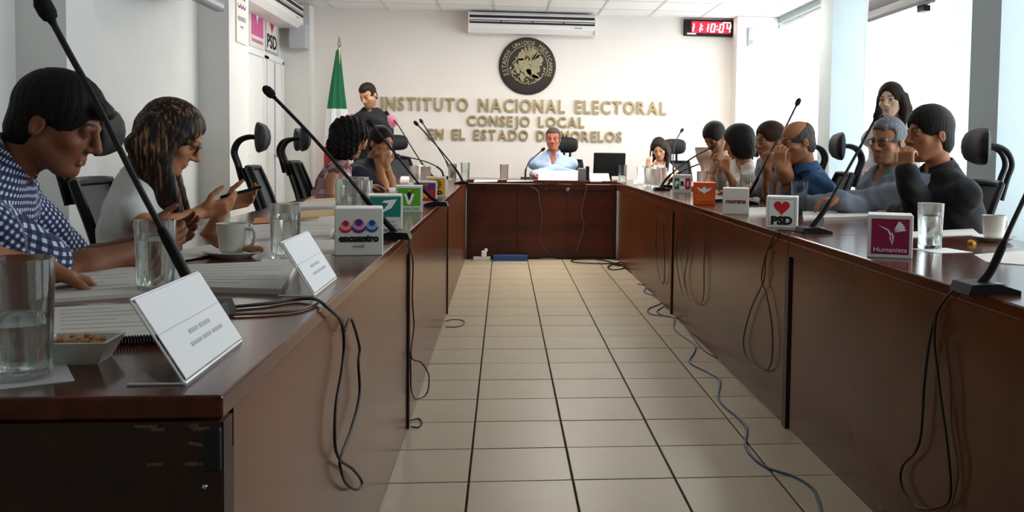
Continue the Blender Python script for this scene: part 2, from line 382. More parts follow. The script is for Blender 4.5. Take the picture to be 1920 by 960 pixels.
# round emblem
ec = on_y(989, 124, YB-.02); ER = .334
em = thing('emblem', 'round black emblem with eagle and ring of lettering on the back wall', 'emblem', (ec.x, YB, ec.z))
RF = Matrix.Rotation(math.pi/2, 3, 'X')
MB().lathe([(ER, 0), (ER, .025), (ER-.012, .035), (ER-.03, .035), (ER-.034, .028), (0.001, .028)], 64, (0, 0, 0), R=RF).build('disc', 'bronze', em, True)
def ring(r0, r1, y0, y1, a0=0, a1=2*math.pi, n=56):
    m = MB()
    for i in range(n):
        a = a0+(a1-a0)*i/n; b = a0+(a1-a0)*(i+1)/n
        q = [(r0*math.sin(a), r0*math.cos(a)), (r1*math.sin(a), r1*math.cos(a)), (r1*math.sin(b), r1*math.cos(b)), (r0*math.sin(b), r0*math.cos(b))]
        V = [(x, -y0, z) for x, z in q]+[(x, -y1, z) for x, z in q]
        m.add(V, [(0,1,2,3),(7,6,5,4),(0,4,5,1),(1,5,6,2),(2,6,7,3),(3,7,4,0)])
    return m
ring(.232, .24, .028, .034, math.radians(-118), math.radians(118)).build('inner_ring', 'relief', em)
for i, ch in enumerate('ESTADOS UNIDOS MEXICANOS'):
    if ch == ' ': continue
    a = math.radians(-112+224*i/23)
    m = text_mb(ch, .064, .003, bold=.0015); m.xf(Matrix.Rotation(a, 4, 'Y') @ Matrix.Translation((0, -.031, .272)) @ RX90); m.build('letter', 'relief', em)
# eagle in relief: wing with feather rows, body, head, snake, cactus, wreath
def blob(pts, y0, y1): m = MB(); m.prism(pts, 0, 1); m.v = [(x, -(y0+(y1-y0)*z), y) for x, y, z in m.v]; return m
blob([(.045+.125*math.cos(t)+.02*math.sin(t*5), .045+.135*math.sin(t)) for t in [2*math.pi*i/40 for i in range(40)]], .028, .033).build('wing_relief', 'relief', em)
rng = random.Random(8)
for k, (cx, cz, ln, an, n) in enumerate(((.03, .05, .15, 55, 9), (.02, .0, .19, 30, 10))):
    for i in range(n):
        a = math.radians(an+100-i*150/n*.9); d = Vector((math.cos(a), math.sin(a))); q = Vector((-d.y, d.x))*.013; b = Vector((cx, cz))+d*.02; e = b+d*ln*(.75+.25*math.sin(i*.35+.4))
        e.x = min(e.x, .2)
        blob([b-q*.6, e-q, e+d*.012, e+q, b+q*.6], .028, .04+.002*(i % 2)).build('feather', 'relief', em)
for cx, cz, rx, rz, an in ((-.03, -.02, .06, .12, .5), (-.075, .1, .045, .04, 0), (-.12, .085, .03, .012, -.4), (-.12, -.03, .025, .07, .3), (.06, -.09, .035, .09, 1.0), (-.06, -.12, .03, .05, 0), (.1, -.13, .06, .02, -.5)):
    blob([(cx+rx*math.cos(t)*math.cos(an)-rz*math.sin(t)*math.sin(an), cz+rx*math.cos(t)*math.sin(an)+rz*math.sin(t)*math.cos(an)) for t in [2*math.pi*i/14 for i in range(14)]], .028, .045).build('eagle_relief', 'relief', em)
MB().tube(spline([(-.13, -.035, .07), (-.17, -.035, .03), (-.14, -.035, -.02), (-.18, -.035, -.07), (-.13, -.035, -.1)], 5), .01, 6).build('snake', 'relief', em, True)
for i in range(22):
    a = math.radians(100+160*i/21); r = .205; cx, cz = r*math.sin(a), r*math.cos(a); b = a+(.6 if i % 2 else -.6)
    blob([(cx+.032*math.cos(t)*math.cos(b)+.012*math.sin(t)*math.sin(b), cz-.032*math.cos(t)*math.sin(b)+.012*math.sin(t)*math.cos(b)) for t in [2*math.pi*j/8 for j in range(8)]], .028, .04).build('wreath_leaf', 'relief', em)
for i in range(12):
    cx = -.12+.022*i; cz = -.155+.03*math.sin(i*1.9); MB().ball((cx, -.03, cz), (.016, .012, .013), 8, 6).build('cactus_pad', 'relief', em, True)
# brass lettering, three lines
def wall_text(label, s, x0, y0, x1, y1, hpx):
    a = on_y(x0, y0, YB-.03); b = on_y(x1, y1, YB-.03); tot = b.x-a.x; size = hpx/FPX*YB/.70
    t = thing('wall_lettering', label, 'lettering', ((a.x+b.x)/2, YB, (a.z+b.z)/2), group='lines of brass lettering on the back wall')
    adv = []; ms = []
    for ch in s:
        if ch == ' ': adv.append(.38*size); ms.append(None); continue
        m = text_mb(ch, size, .014, 'LEFT', bold=.004); xs = [v[0] for v in m.v]; m.v = [(v[0]-min(xs), v[1], v[2]) for v in m.v]; ms.append(m); adv.append(max(xs)-min(xs))
    gap = .13*size; kx = (tot-gap*(len(s)-1))/sum(adv); x = -tot/2
    for m, w in zip(ms, adv):
        if m: m.v = [(v[0]*kx, v[1], v[2]) for v in m.v]; m.xf(Matrix.Translation((x, -.016, 0)) @ RX90); m.build('letter', 'gold', t)
        x += w*kx+gap
wall_text('topmost and longest line of brass letters on the back wall', 'INSTITUTO NACIONAL ELECTORAL', 714, 197, 1250, 203, 24)
wall_text('short middle line of brass letters on the back wall', 'CONSEJO LOCAL', 876, 228, 1096, 230, 19)
wall_text('lowest line of brass letters, behind the man in light blue shirt', 'EN EL ESTADO DE MORELOS', 802, 253, 1166, 257, 19)
# LED clock hanging under the ceiling
a = on_y(1283, 36, YB-.05); b = on_y(1375, 69, YB-.05); cw = b.x-a.x; chh = a.z-b.z
ck = thing('led_clock', 'black wall clock with glowing red digital display under the ceiling', 'clock', ((a.x+b.x)/2, YB, b.z))
MB().bevbox((0, -.03, chh/2), (cw, .06, chh), .006).build('case', 'black_plastic', ck)
MB().box((.02, -.0615, chh*.53), (cw*.78, .004, chh*.72)).build('display', 'led_red', ck)
SEG = {'0': 'abcdef', '1': 'bc', '4': 'bcfg'}
def seg_digit(ch, x, h):
    m = MB(); w = h*.45; t = h*.13
    S = dict(a=(0, h/2, w, t), g=(0, 0, w, t), d=(0, -h/2, w, t), b=(w/2, h/4, t, h/2), c=(w/2, -h/4, t, h/2), f=(-w/2, h/4, t, h/2), e=(-w/2, -h/4, t, h/2))
    for q in SEG[ch]: cx, cz, sx, sz = S[q]; m.box((x+cx+cz*.18, -.066, chh*.5+cz), (sx, .004, sz))
    return m
for ch, x in zip('111004', (-.21, -.125, -.035, .045, .15, .235)): seg_digit(ch, x*cw/.6, chh*.48).build('digit', 'led_digit', ck)
for x in (-.085, .095):
    m = MB(); [m.box((x*cw/.6, -.066, chh*(.5+z)), (.014, .004, .014)) for z in (-.1, .1)]; m.build('colon', 'led_digit', ck)
MB().box((-cw*.35, -.063, chh*.12), (cw*.18, .004, chh*.09)).build('maker_plate', 'white', ck); MB().box((cw*.36, -.064, chh*.84), (cw*.16, .004, chh*.05)).build('indicator', 'led_digit', ck)
# small pale box on the bright pilaster
c = on_y(1407, 70, 11.0); wb = thing('wall_sensor', 'small pale vertical box high on the bright far right pilaster', 'wall box', (c.x, 11.0, c.z))
MB().bevbox((0, -.02, 0), (.07, .04, .22), .008).build('case', 'speaker_grey', wb); MB().box((0, -.042, -.06), (.04, .004, .05)).build('lens', 'ink_grey', wb)
# wall-mounted screens hanging from the ceiling at both sides
def tv(label, x, y0, y1, zb, face):
    t = thing('television', label, 'television', (x, (y0+y1)/2, zb)); L = y1-y0; h = L*.58
    MB().bevbox((0, 0, h/2), (.07, L, h), .012).build('housing', 'tv_frame', t)
    MB().box((face*.0365, 0, h/2+.02), (.004, L-.09, h-.12)).build('screen', 'screen', t)
    MB().box((face*.037, 0, .035), (.004, L-.05, .03)).build('speaker_bar', 'speaker_grey', t)
    for i, (cy, cz, sy, sz, mm) in enumerate(((.1, .45, .5, .18, 'teal'), (-.25, .3, .3, .14, 'lightblue'), (.2, .22, .5, .08, 'speaker_grey'))):
        MB().box((face*.039, cy*L, cz*h+.05), (.002, sy*L, sz*h)).build('screen_picture', mm, t)
    MB().box((-face*.05, 0, h*.6), (.05, .2, .2)).build('mount_plate', 'steel', t)
    z1 = ZC-zb; MB().tube([(-face*.06, 0, h*.6), (-face*.06, 0, z1)], .025, 10).build('ceiling_pole', 'steel', t, True)
    MB().box((-face*.02, -L*.35, -.02), (.05, .1, .04)).build('sensor', 'black_plastic', t)
    return t
tv('flat television hanging over the right window, greenish picture', 2.8, 6.085, 7.12, on_x(1623, 46, 2.8).z, -1)
tv('dark television hanging high beside the left pilaster', -2.12, 6.33, 7.37, on_x(413, 23, -2.12).z, 1)
# posters on the left wall
def poster(label, xw, y0, y1, z0, z1, draw):
    t = thing('poster', label, 'poster', (xw, (y0+y1)/2, z0), math.pi/2, 'square party posters high on the left wall'); w, h = y1-y0, z1-z0
    MB().box((0, -.006, h/2), (w, .012, h)).build('board', 'sign_white', t); draw(t, w, h)
def flat(parent, name, polys, m, y, t=.002):
    mb = MB()
    for p in polys: mb.prism(p, 0, t)
    mb.v = [(x, y-z, yy) for x, yy, z in mb.v]; return mb.build(name, m, parent)
def rect(x0, z0, x1, z1): return [(x0, z0), (x1, z0), (x1, z1), (x0, z1)]
def circ(x, z, r, n=20, rz=None): return [(x+r*math.cos(2*math.pi*i/n), z+(rz or r)*math.sin(2*math.pi*i/n)) for i in range(n)]
def heart(cx, cz, s):
    return [(cx+s*16*math.sin(t)**3/17, cz+s*(13*math.cos(t)-5*math.cos(2*t)-2*math.cos(3*t)-math.cos(4*t))/17) for t in [2*math.pi*i/30 for i in range(30)]]
def crescent(cx, cz, r, n=14): # smile: thick lower arc
    o = [(cx+r*math.cos(a), cz+r*math.sin(a)) for a in [math.radians(190+160*i/n) for i in range(n+1)]]
    q = [(cx+r*.95*math.cos(a), cz+r*.28+r*.85*math.sin(a)) for a in [math.radians(345-150*i/n) for i in range(n+1)]]
    return o+q
def word(parent, s, size, x, y, z, m, shear=0, fit=None, bold=0):
    mb = text_mb(s, size, .001, shear=shear, bold=bold)
    if fit:
        w = max(v[0] for v in mb.v)-min(v[0] for v in mb.v); k = fit/w; mb.v = [(v[0]*k, v[1], v[2]) for v in mb.v]
    mb.xf(Matrix.Translation((x, y, z)) @ RX90); return mb.build('lettering', m, parent)
def d_pink(t, w, h): flat(t, 'print', [rect(-w*.4, h*.2, w*.4, h*.94)], 'pink', -.012); word(t, 'humanista', h*.12, 0, -.014, h*.12, 'pink', fit=w*.75); flat(t, 'print', [[(-.02*w, .45*h), (.3*w, .8*h), (.05*w, .62*h)], [(-.28*w, .78*h), (.02*w, .68*h), (0, .4*h)]], 'white', -.0145)
def d_psd(t, w, h): flat(t, 'heart', [heart(0, h*.66, w*.33)], 'red', -.012); word(t, 'PSD', h*.34, 0, -.013, h*.2, 'ink_black', fit=w*.78, bold=.006); flat(t, 'border', [rect(-w*.5, 0, -w*.46, h), rect(w*.46, 0, w*.5, h), rect(-w*.5, 0, w*.5, h*.04)], 'ink_grey', -.012)
def d_enc(t, w, h):
    for x in (-.26, 0, .26): flat(t, 'logo_head', [circ(x*w, h*.78, w*.08)], 'purple', -.012); flat(t, 'logo_smile', [crescent(x*w, h*.66, w*.13)], 'purple', -.012)
    word(t, 'encuentro', h*.17, 0, -.013, h*.42, 'ink_grey', fit=w*.8); word(t, 'social', h*.08, 0, -.013, h*.28, 'ink_grey')
yA = on_x(497, 60, XL+.012).y; yB_ = on_x(521, 60, XL+.012).y; z0 = on_x(520, 105, XL+.012).z
poster('white framed poster with red heart, farthest of the left wall posters', XL, yA+.02, yB_, z0, z0+.58, d_psd)
yC = on_x(468, 50, XL+.012).y
poster('pink poster with white bird shape on the left wall', XL, yC, yA-.02, z0, z0+.58, d_pink)
yD = on_x(444, 50, XLP+.012).y; yE = on_x(463, 50, XLP+.012).y; zz = on_x(455, 82, XLP+.012).z
poster('pale poster with purple figures on the pilaster side', XLP, yD, yE, zz, zz+.5, d_enc)
# white double doors beyond the posters on the left wall
def door(name, y0, y1):
    d = struct(link(name, None, None, (XL, (y0+y1)/2, 0))); w = y1-y0
    m = MB(); [m.box((.02, s*(w/2), 1.0), (.05, .06, 2.06)) for s in (-1, 1)]; m.box((.02, 0, 2.03), (.05, w+.06, .06)); m.build('door_frame', 'door_white', d)
    MB().box((.012, 0, 1.0), (.03, w-.06, 2.0)).build('door_leaf', 'door_white', d)
    MB().box((.032, 0, 1.0), (.008, .012, 1.98)).build('door_gap', 'ink_grey', d)
    MB().ball((.06, -w*.08, 1.0), .025, 10, 8).build('door_handle', 'chrome', d, True)
door('door_1', 8.75, 10.1); door('door_2', 10.22, 10.9)
# national flag on a pole in the corner
fb = on_y(636, 92, 10.85)
fg = thing('flag', 'green white and red flag hanging furled on a pole in the left corner', 'flag', (fb.x, 10.85, 0)); ztop = fb.z
MB().tube([(0, 0, 0), (0, 0, ztop)], .014, 10).build('pole', 'gold', fg, True)
MB().lathe([(.16, 0), (.16, .02), (.05, .05), (.03, .2), (.016, .21)], 20).build('base', 'wood_dark', fg, True)
MB().lathe([(.004, .14), (.016, .08), (.022, .04), (.01, .02), (.02, .01), (.02, 0)], 12, (0, 0, ztop)).build('finial', 'chrome', fg, True)
def drape(z0, z1, wf):
    m = MB(); n = 40; rows = 14; V = []; F = []
    for j in range(rows+1):
        z = z0+(z1-z0)*j/rows; w = wf(z)
        for i in range(n):
            a = 2*math.pi*i/n; r = w*(1+.22*math.sin(a*7+z*2)); V.append((r*math.cos(a)-.01-(ztop-z)*.02, r*.55*math.sin(a), z))
    for j in range(rows):
        for i in range(n): F.append((j*n+i, j*n+(i+1) % n, (j+1)*n+(i+1) % n, (j+1)*n+i))
    F.append(tuple(range(n-1, -1, -1))); F.append(tuple(rows*n+i for i in range(n))); return m.add(V, F)
wf = lambda z: .018+.085*min(1, (ztop-z)/.75)+.012*min(1, max(0, (ztop-.75-z)/.5))
def zpx(py): return on_y(636, py, 10.85).z
drape(zpx(204), ztop-.01, wf).build('green_cloth', 'flag_green', fg, True)
wc = drape(zpx(204)-.42, zpx(204)-.001, wf).build('white_cloth', 'flag_white', fg, True)
MB().ball((-.03, -.06, zpx(240)), (.06, .02, .07), 12, 8).build('eagle_crest', 'brown', wc, True)
drape(zpx(204)-.85, zpx(204)-.421, wf).build('red_cloth', 'flag_red', fg, True)
# ================================================================== CHAIRS (local: sitter faces -Y ... built facing +X)
def make_chair():
    t = thing('office_chair', 'chair', 'chair')
    # seat, facing +X
    m = MB(); m.bevbox((.02, 0, .445), (.47, .49, .075), .03); m.build('seat', 'chair_pad', t, True)
    # backrest: curved mesh panel leaning back inside a frame
    def bp(u, v): # u -1..1 across, v 0..1 up
        w = .215*(1-.10*v-.12*(2*abs(v-.35))**2*.5); lean = -.22-.02*math.sin(v*3.14)*-1-.13*v
        return Vector((lean+.035*(u*u), u*w, .52+.46*v))
    V = []; F = []; nu, nv = 8, 10
    for side, off in ((0, 0), (1, -.018)):
        for j in range(nv+1):
            for i in range(nu+1):
                p = bp(-1+2*i/nu, j/nv); V.append((p.x+off, p.y, p.z))
    S = (nu+1)*(nv+1)
    for j in range(nv):
        for i in range(nu):
            a = j*(nu+1)+i; F.append((a, a+1, a+nu+2, a+nu+1)); F.append((S+a, S+a+nu+1, S+a+nu+2, S+a+1))
    m = MB(); m.add(V, F); bk = m.build('backrest', 'chair_mesh', t, True)
    fr = MB(); loop = [bp(-1+2*i/8, 0) for i in range(9)]+[bp(1, j/8) for j in range(1, 9)]+[bp(1-2*i/8, 1) for i in range(1, 9)]+[bp(-1, 1-j/8) for j in range(1, 9)]
    fr.tube(loop, .017, 8, False); fr.build('back_frame', 'black_plastic', bk, True)
    MB().tube([bp(0, 0)+Vector((-.02, 0, 0)), bp(0, .5)+Vector((-.03, 0, 0)), bp(0, 1)+Vector((-.02, 0, 0))], .02, 8).build('spine', 'black_plastic', bk, True)
    # headrest on a hooked arm
    arm = MB(); b = bp(0, 1)
    for s in (-.035, .035):
        arm.tube(spline([(b.x-.03, s, .9), (b.x-.055, s, 1.0), (b.x-.075, s, 1.07), (b.x-.05, s, 1.13), (b.x+.0, s, 1.155), (b.x+.05, s, 1.155)], 5), .014, 8)
    arm.build('headrest_arm', 'black_plastic', t, True)
    pad = MB(); n, k = 16, 12; V = []; F = []
    for i in range(n+1):
        y = -1+2*i/n; ww = math.sqrt(max(0, 1-abs(y)**3))
        for j in range(k):
            a = 2*math.pi*j/k; x = .055*math.cos(a)*(1 if math.cos(a) > 0 else .35); V.append((b.x+.055+x*ww+.03*y*y, .135*y, 1.155+.088*math.sin(a)*(.35+.65*ww)))
    for i in range(n):
        for j in range(k): F.append((i*k+j, i*k+(j+1) % k, (i+1)*k+(j+1) % k, (i+1)*k+j))
    F.append(tuple(range(k))); F.append(tuple(n*k+j for j in range(k-1, -1, -1)))
    pad.add(V, F); pad.build('headrest', 'chair_pad', t, True)
    for s in (-1, 1):
        a = MB(); a.tube(spline([(-.12, s*.24, .44), (-.1, s*.285, .52), (-.06, s*.285, .655)], 5), .014, 8); a.build('arm_post', 'black_plastic', t, True)
        MB().bevbox((.0, s*.285, .67), (.25, .07, .03), .012).build('armrest', 'black_plastic', t, True)
    MB().lathe([(.03, .1), (.03, .3), (.02, .3), (.02, .40), (.09, .405)], 14).build('gas_column', 'black_plastic', t, True)
    for i in range(5):
        a = 2*math.pi*i/5+.3; d = Vector((math.cos(a), math.sin(a), 0))
        MB().tube([d*.02+Vector((0,0,.12)), d*.16+Vector((0,0,.1)), d*.29+Vector((0,0,.075))], [.028, .022, .014], 8).build('base_leg', 'black_plastic', t, True)
        MB().lathe([(.0255, -.018), (.028, 0), (.0255, .018)], 12, d*.29+Vector((0,0,.029)), R=Matrix.Rotation(a, 3, 'Z') @ Matrix.Rotation(math.pi/2, 3, 'X')).build('caster', 'black_rubber', t, True)
    return t
chair0 = make_chair(); _first = [True]
HRX = -.35                                            # headrest x in the chair's frame
def chair(x_head, y, deg, label):
    """x_head, y: where the headrest stands (x_head above 5 is a picture column at that depth)"""
    if abs(x_head) > 5: x_head = on_y(x_head, 265, y).x
    a = math.radians(deg); hx = HRX+.055
    loc = (x_head-hx*math.cos(a), y-hx*math.sin(a), 0)
    if _first[0]:
        _first[0] = False; chair0.location = loc; chair0.rotation_euler = (0, 0, a); chair0['label'] = label; chair0['group'] = 'black mesh chairs around the tables'; return chair0
    return dup(chair0, loc, a, label, 'black mesh chairs around the tables')
chair(484, 5.6, 6, 'nearer of the empty black mesh chairs on the left, whole back visible')
chair(566, 6.85, 8, 'black mesh chair behind the curly-haired woman in the floral top')
chair(556, 7.45, 0, 'black mesh chair half hidden behind the empty chair on the left')
chair(184, 3.42, 4, 'black mesh chair behind the woman with streaked hair')
chair(-1.78, 2.45, 0, 'black mesh chair behind the man in the checked shirt')
chair(-1.88, 1.72, 0, 'black mesh chair at the extreme lower left, behind the white sleeve')
chair(1842, 4.33, 176, 'black mesh chair behind the man in the dark suit, at the right pillar')
chair(2.28, 5.02, 180, 'black mesh chair behind the grey-haired man with glasses')
chair(1578, 5.78, 174, 'black mesh chair behind the man in the blue polo shirt')
chair(2.12, 6.5, 180, 'black mesh chair behind the man hidden by the blue polo shirt')
chair(1420, 7.4, 180, 'black mesh chair behind the woman with bobbed hair')
chair(2.12, 8.5, 180, 'black mesh chair behind the man bending forward at the far right')
chair(1062, 10.72, 262, 'black mesh chair behind the man in the light blue shirt')
chair(1264, 10.72, 262, 'dark chair with tall headrest behind the young woman at the head table')
chair(-1.22, 10.9, 300, 'black mesh chair standing by the back wall near the flag')

# ================================================================== MICROPHONES
def mic(label, base, pts, rot=0, cap=True, thick=.0062):
    """base: point on the table; pts: world points of the neck from the base up, last = tip of the foam head"""
    t = thing('gooseneck_microphone', label, 'microphone', base, group='gooseneck microphones on the tables')
    B = Vector(base); P = [Vector(p)-B for p in pts]
    Rz = Matrix.Rotation(rot, 3, 'Z')
    m = MB(); poly = [(-.055, 0), (.075, 0), (.075, .01), (.02, .026), (-.045, .024)]
    m.prism(poly, -.05, .05); m.xf(Rz.to_4x4() @ Matrix(((1,0,0,0),(0,0,1,0),(0,1,0,0),(0,0,0,1)))); bs = m.build('base', 'black_plastic', t)
    MB().box(Rz @ Vector((.045, 0, .019)), (.02, .03, .006)).build('talk_button', 'ink_grey', bs)
    L = spline(P, 8); tot = sum((b-a).length for a, b in zip(L, L[1:])); d = 0; low = [L[0]]; up = []; head = []
    for a, b in zip(L, L[1:]):
        d += (b-a).length; f = d/tot
        (low if f < .26 else up if f < .92 else head).append(b)
    up = [low[-1]]+up; head = [up[-1]]+head
    if len(low) < 2: low = [L[0], L[1]]
    MB().tube(low, [.0105]*(len(low)-1)+[.0085], 10).build('stem', 'black_plastic', t, True)
    _d = (head[-1]-up[-1]).normalized(); _e = head[-1]-_d*.058
    MB().tube(up+([_e] if (_e-up[-1]).length > .002 and (_e-up[-1]).dot(_d) > 0 else []), thick, 8).build('gooseneck', 'black_rubber', t, True)
    h0 = up[-1]; h1 = head[-1]; dr = (h1-h0).normalized(); ln = .062; h0 = h1-dr*ln
    ks = [(0, .006), (.012, .0085), (.014, .013), (.026, .0165), (.045, .0165), (.056, .012), (.062, .004)]
    MB().tube([h0+dr*k for k, r in ks], [r for k, r in ks], 14).build('foam_head', 'foam', t, True)
    return t
def tab(px, py):
    p = on_z(px, py, T)
    if p.y > 9.9 or p.y < 0: p = on_y(px, py, 9.9); p.z = T
    return p
def mic_px(label, bpx, path, rot=0, thick=.0062):
    """path: list of (px, py, depth offset from the base)"""
    b = tab(*bpx); return mic(label, b, [b+Vector((0, 0, .02))]+[on_y(px, py, b.y+dy) for px, py, dy in path], rot, thick=thick)
mic_px('microphone with foam head at the top left corner, leaning over the checked shirt', (376, 590), [(330, 480, 0), (250, 330, 0), (180, 190, 0), (130, 100, .01), (72, -8, .02)], math.pi)
mic_px('microphone behind the cube with three coloured figures, leaning left', (742, 447), [(700, 390, 0), (640, 318, 0), (575, 245, .02), (494, 162, .04)], math.pi)
mic_px('microphone beside the green bird cube, leaning towards the curly-haired woman', (822, 386), [(800, 362, 0), (758, 310, 0), (715, 255, .02), (688, 224, .05)], math.pi)
mic_px('microphone in front of the standing man, behind the yellow cube', (812, 333), [(795, 312, 0), (768, 270, 0), (745, 233, .02), (722, 208, .06)], math.pi)
mic_px('left one of the two crossing microphones before the lowest brass letters', (868, 345), [(855, 318, 0), (828, 284, 0), (800, 252, 0), (776, 227, 0)], math.pi)
mic_px('right one of the two crossing microphones before the lowest brass letters', (846, 327), [(838, 305, 0), (820, 275, 0), (803, 247, 0), (787, 223, 0)], math.pi)
mic_px('low curved microphone bending left behind the yellow cube', (832, 328), [(826, 318, 0), (806, 306, 0), (775, 297, 0), (740, 290, .02)], math.pi)
mic_px('small curved microphone before the man in the light blue shirt', (985, 334), [(986, 318, .02), (993, 303, .05), (1007, 290, .08), (1022, 277, .1)], math.pi/2)
mic_px('thin microphone rising above the bald man in the blue polo', (1396, 383), [(1415, 345, 0), (1445, 285, 0), (1472, 240, 0), (1500, 184, 0)])
mic_px('microphone between the red heart and maroon cubes, pointing at the standing woman', (1520, 437), [(1545, 395, 0), (1578, 338, 0), (1615, 272, 0), (1652, 203, 0)])
mic_px('thick dark microphone at the right edge of the picture', (1838, 548), [(1862, 500, 0), (1900, 415, 0), (1960, 290, .02), (2010, 190, .05)])
mic_px('upper of the two curved microphones reaching to the man bending forward', (1238, 357), [(1250, 335, 0), (1275, 312, 0), (1310, 289, 0), (1342, 274, .02)])
mic_px('lower of the two curved microphones, ending at the bob-haired woman', (1252, 352), [(1262, 333, 0), (1285, 318, 0), (1330, 301, 0), (1384, 284, .02)])
mic_px('microphone whose tip shows above the chair beside the young woman', (1264, 333), [(1262, 305, .05), (1264, 275, .12), (1272, 255, .16), (1281, 241, .2)])

# ================================================================== CUBE SIGNS
CS = .136
def cube(label, px, py, draw, body='sign_white', size=CS, rot=0):
    p = tab(px, py); c, s_ = math.cos(rot), math.sin(rot)
    loc = Vector((p.x, p.y, T))+Vector((-s_*size/2, c*size/2, 0))
    t = thing('cube_sign', label, 'sign', loc, rot, 'square printed cubes along the tables')
    MB().bevbox((0, 0, size/2), (size, size, size), .003).build('cube', body, t)
    draw(t, size, -size/2); return t
def c_enc(t, s, y):
    for x, z, r, a, b in ((-.27, .68, .075, 'red', 'red'), (0, .7, .09, 'purple', 'purple'), (.27, .69, .075, 'blue', 'blue')):
        flat(t, 'logo_halo', [circ(x*s, (z-.05)*s, r*s*1.35)], {'red': 'lightred', 'purple': 'lilac', 'blue': 'lightblue'}[a], y+.0004, .001)
        flat(t, 'logo_head', [circ(x*s, z*s, r*s*.85)], a, y, .0015); flat(t, 'logo_smile', [crescent(x*s, (z-.07)*s, r*s*1.75)], b, y, .0015)
    word(t, 'encuentro', s*.2, 0, y-.0005, s*.36, 'ink_black', fit=s*.82, bold=.002); word(t, 'social', s*.1, 0, y-.0005, s*.2, 'ink_grey')
def c_ali(t, s, y):
    flat(t, 'print', [rect(-.44*s, .36*s, .44*s, .95*s)], 'teal', y, .001)
    flat(t, 'logo_wing', [[(-.1*s, .48*s), (.18*s, .62*s), (.34*s, .88*s), (.1*s, .76*s)], [(.1*s, .76*s), (.34*s, .88*s), (-.02*s, .84*s), (-.1*s, .78*s)]], 'white', y-.001, .001)
    word(t, 'nueva', s*.13, 0, y-.0005, s*.24, 'ink_grey', fit=s*.6); word(t, 'alianza', s*.13, 0, y-.0005, s*.12, 'ink_grey', fit=s*.7)
def c_ver(t, s, y):
    flat(t, 'print', [rect(-.42*s, .24*s, .42*s, .92*s)], 'green', y, .001)
    flat(t, 'logo_v', [[(-.2*s, .7*s), (-.1*s, .7*s), (0, .42*s), (0, .3*s), (-.05*s, .3*s)], [(.2*s, .7*s), (.1*s, .7*s), (0, .42*s), (0, .3*s), (.05*s, .3*s)]], 'white', y-.001, .001)
    flat(t, 'logo_bird', [circ(0, .68*s, .08*s), rect(-.04*s, .5*s, .04*s, .66*s)], 'ink_black', y-.0015, .001); flat(t, 'logo_beak', [circ(.1*s, .78*s, .09*s, rz=.035*s)], 'red', y-.0015, .001); flat(t, 'logo_beak', [circ(.02*s, .82*s, .06*s, rz=.03*s)], 'yellow', y-.002, .001)
    word(t, 'VERDE', s*.17, 0, y-.0005, s*.12, 'green', fit=s*.8)
def c_pt(t, s, y):
    flat(t, 'print', [rect(-.44*s, .16*s, .44*s, .94*s)], 'red', y, .001)
    st = [(.2*s*(1 if i % 2 == 0 else .42)*math.sin(i*math.pi/5), .42*s+.2*s*(1 if i % 2 == 0 else .42)*math.cos(i*math.pi/5)) for i in range(10)]
    flat(t, 'logo_star', [st], 'yellow', y-.001, .001); flat(t, 'logo_band', [rect(-.44*s, .66*s, .44*s, .94*s)], 'purple', y-.0005, .001); word(t, 'PT', s*.26, 0, y-.002, s*.8, 'yellow')
def c_prd(t, s, y):
    flat(t, 'print', [rect(-.42*s, .08*s, .42*s, .92*s)], 'yellow', y, .001)
    for i in range(12):
        a = i*math.pi/6; u = Vector((math.sin(a), math.cos(a))); v = Vector((u.y, -u.x)); c = Vector((0, .62*s))
        flat(t, 'logo_ray', [[c+u*.12*s-v*.03*s, c+u*.27*s-v*.03*s, c+u*.27*s+v*.03*s, c+u*.12*s+v*.03*s]], 'ink_black', y-.001, .001)
    word(t, 'PRD', s*.26, 0, y-.0015, s*.2, 'ink_black', fit=s*.6, bold=.003)
def c_pri(t, s, y):
    for x, m_, ch in ((-.3, 'darkgreen', 'P'), (0, 'ink_grey', 'R'), (.3, 'red', 'I')):
        flat(t, 'print', [rect((x-.13)*s, .2*s, (x+.13)*s, .82*s)], m_ if ch != 'R' else 'white', y, .001); word(t, ch, s*.34, x*s, y-.0015, s*.5, 'white' if ch != 'R' else 'ink_black', bold=.003)
def c_mc(t, s, y):
    flat(t, 'logo_eagle', [[(-.34*s, .78*s), (-.1*s, .7*s), (-.05*s, .8*s), (.05*s, .8*s), (.1*s, .7*s), (.34*s, .78*s), (.2*s, .62*s), (.06*s, .56*s), (0, .48*s), (-.06*s, .56*s), (-.2*s, .62*s)]], 'white', y, .001)
    word(t, 'MOVIMIENTO', s*.12, 0, y-.0005, s*.38, 'yellow', fit=s*.78); word(t, 'CIUDADANO', s*.14, 0, y-.0005, s*.24, 'yellow', fit=s*.78)
def c_mor(t, s, y): word(t, 'morena', s*.24, 0, y-.0005, s*.5, 'dark_red', fit=s*.76, bold=.0015)
def c_psd(t, s, y):
    flat(t, 'logo_heart', [heart(0, s*.66, s*.27)], 'red', y, .001); word(t, 'PSD', s*.34, 0, y-.0005, s*.22, 'ink_black', fit=s*.68, bold=.003)
    a, b = .42*s, .405*s; flat(t, 'border', [rect(-a, .08*s, -b, .92*s), rect(b, .08*s, a, .92*s), rect(-a, .08*s, a, .095*s), rect(-a, .905*s, a, .92*s)], 'ink_grey', y, .0008)
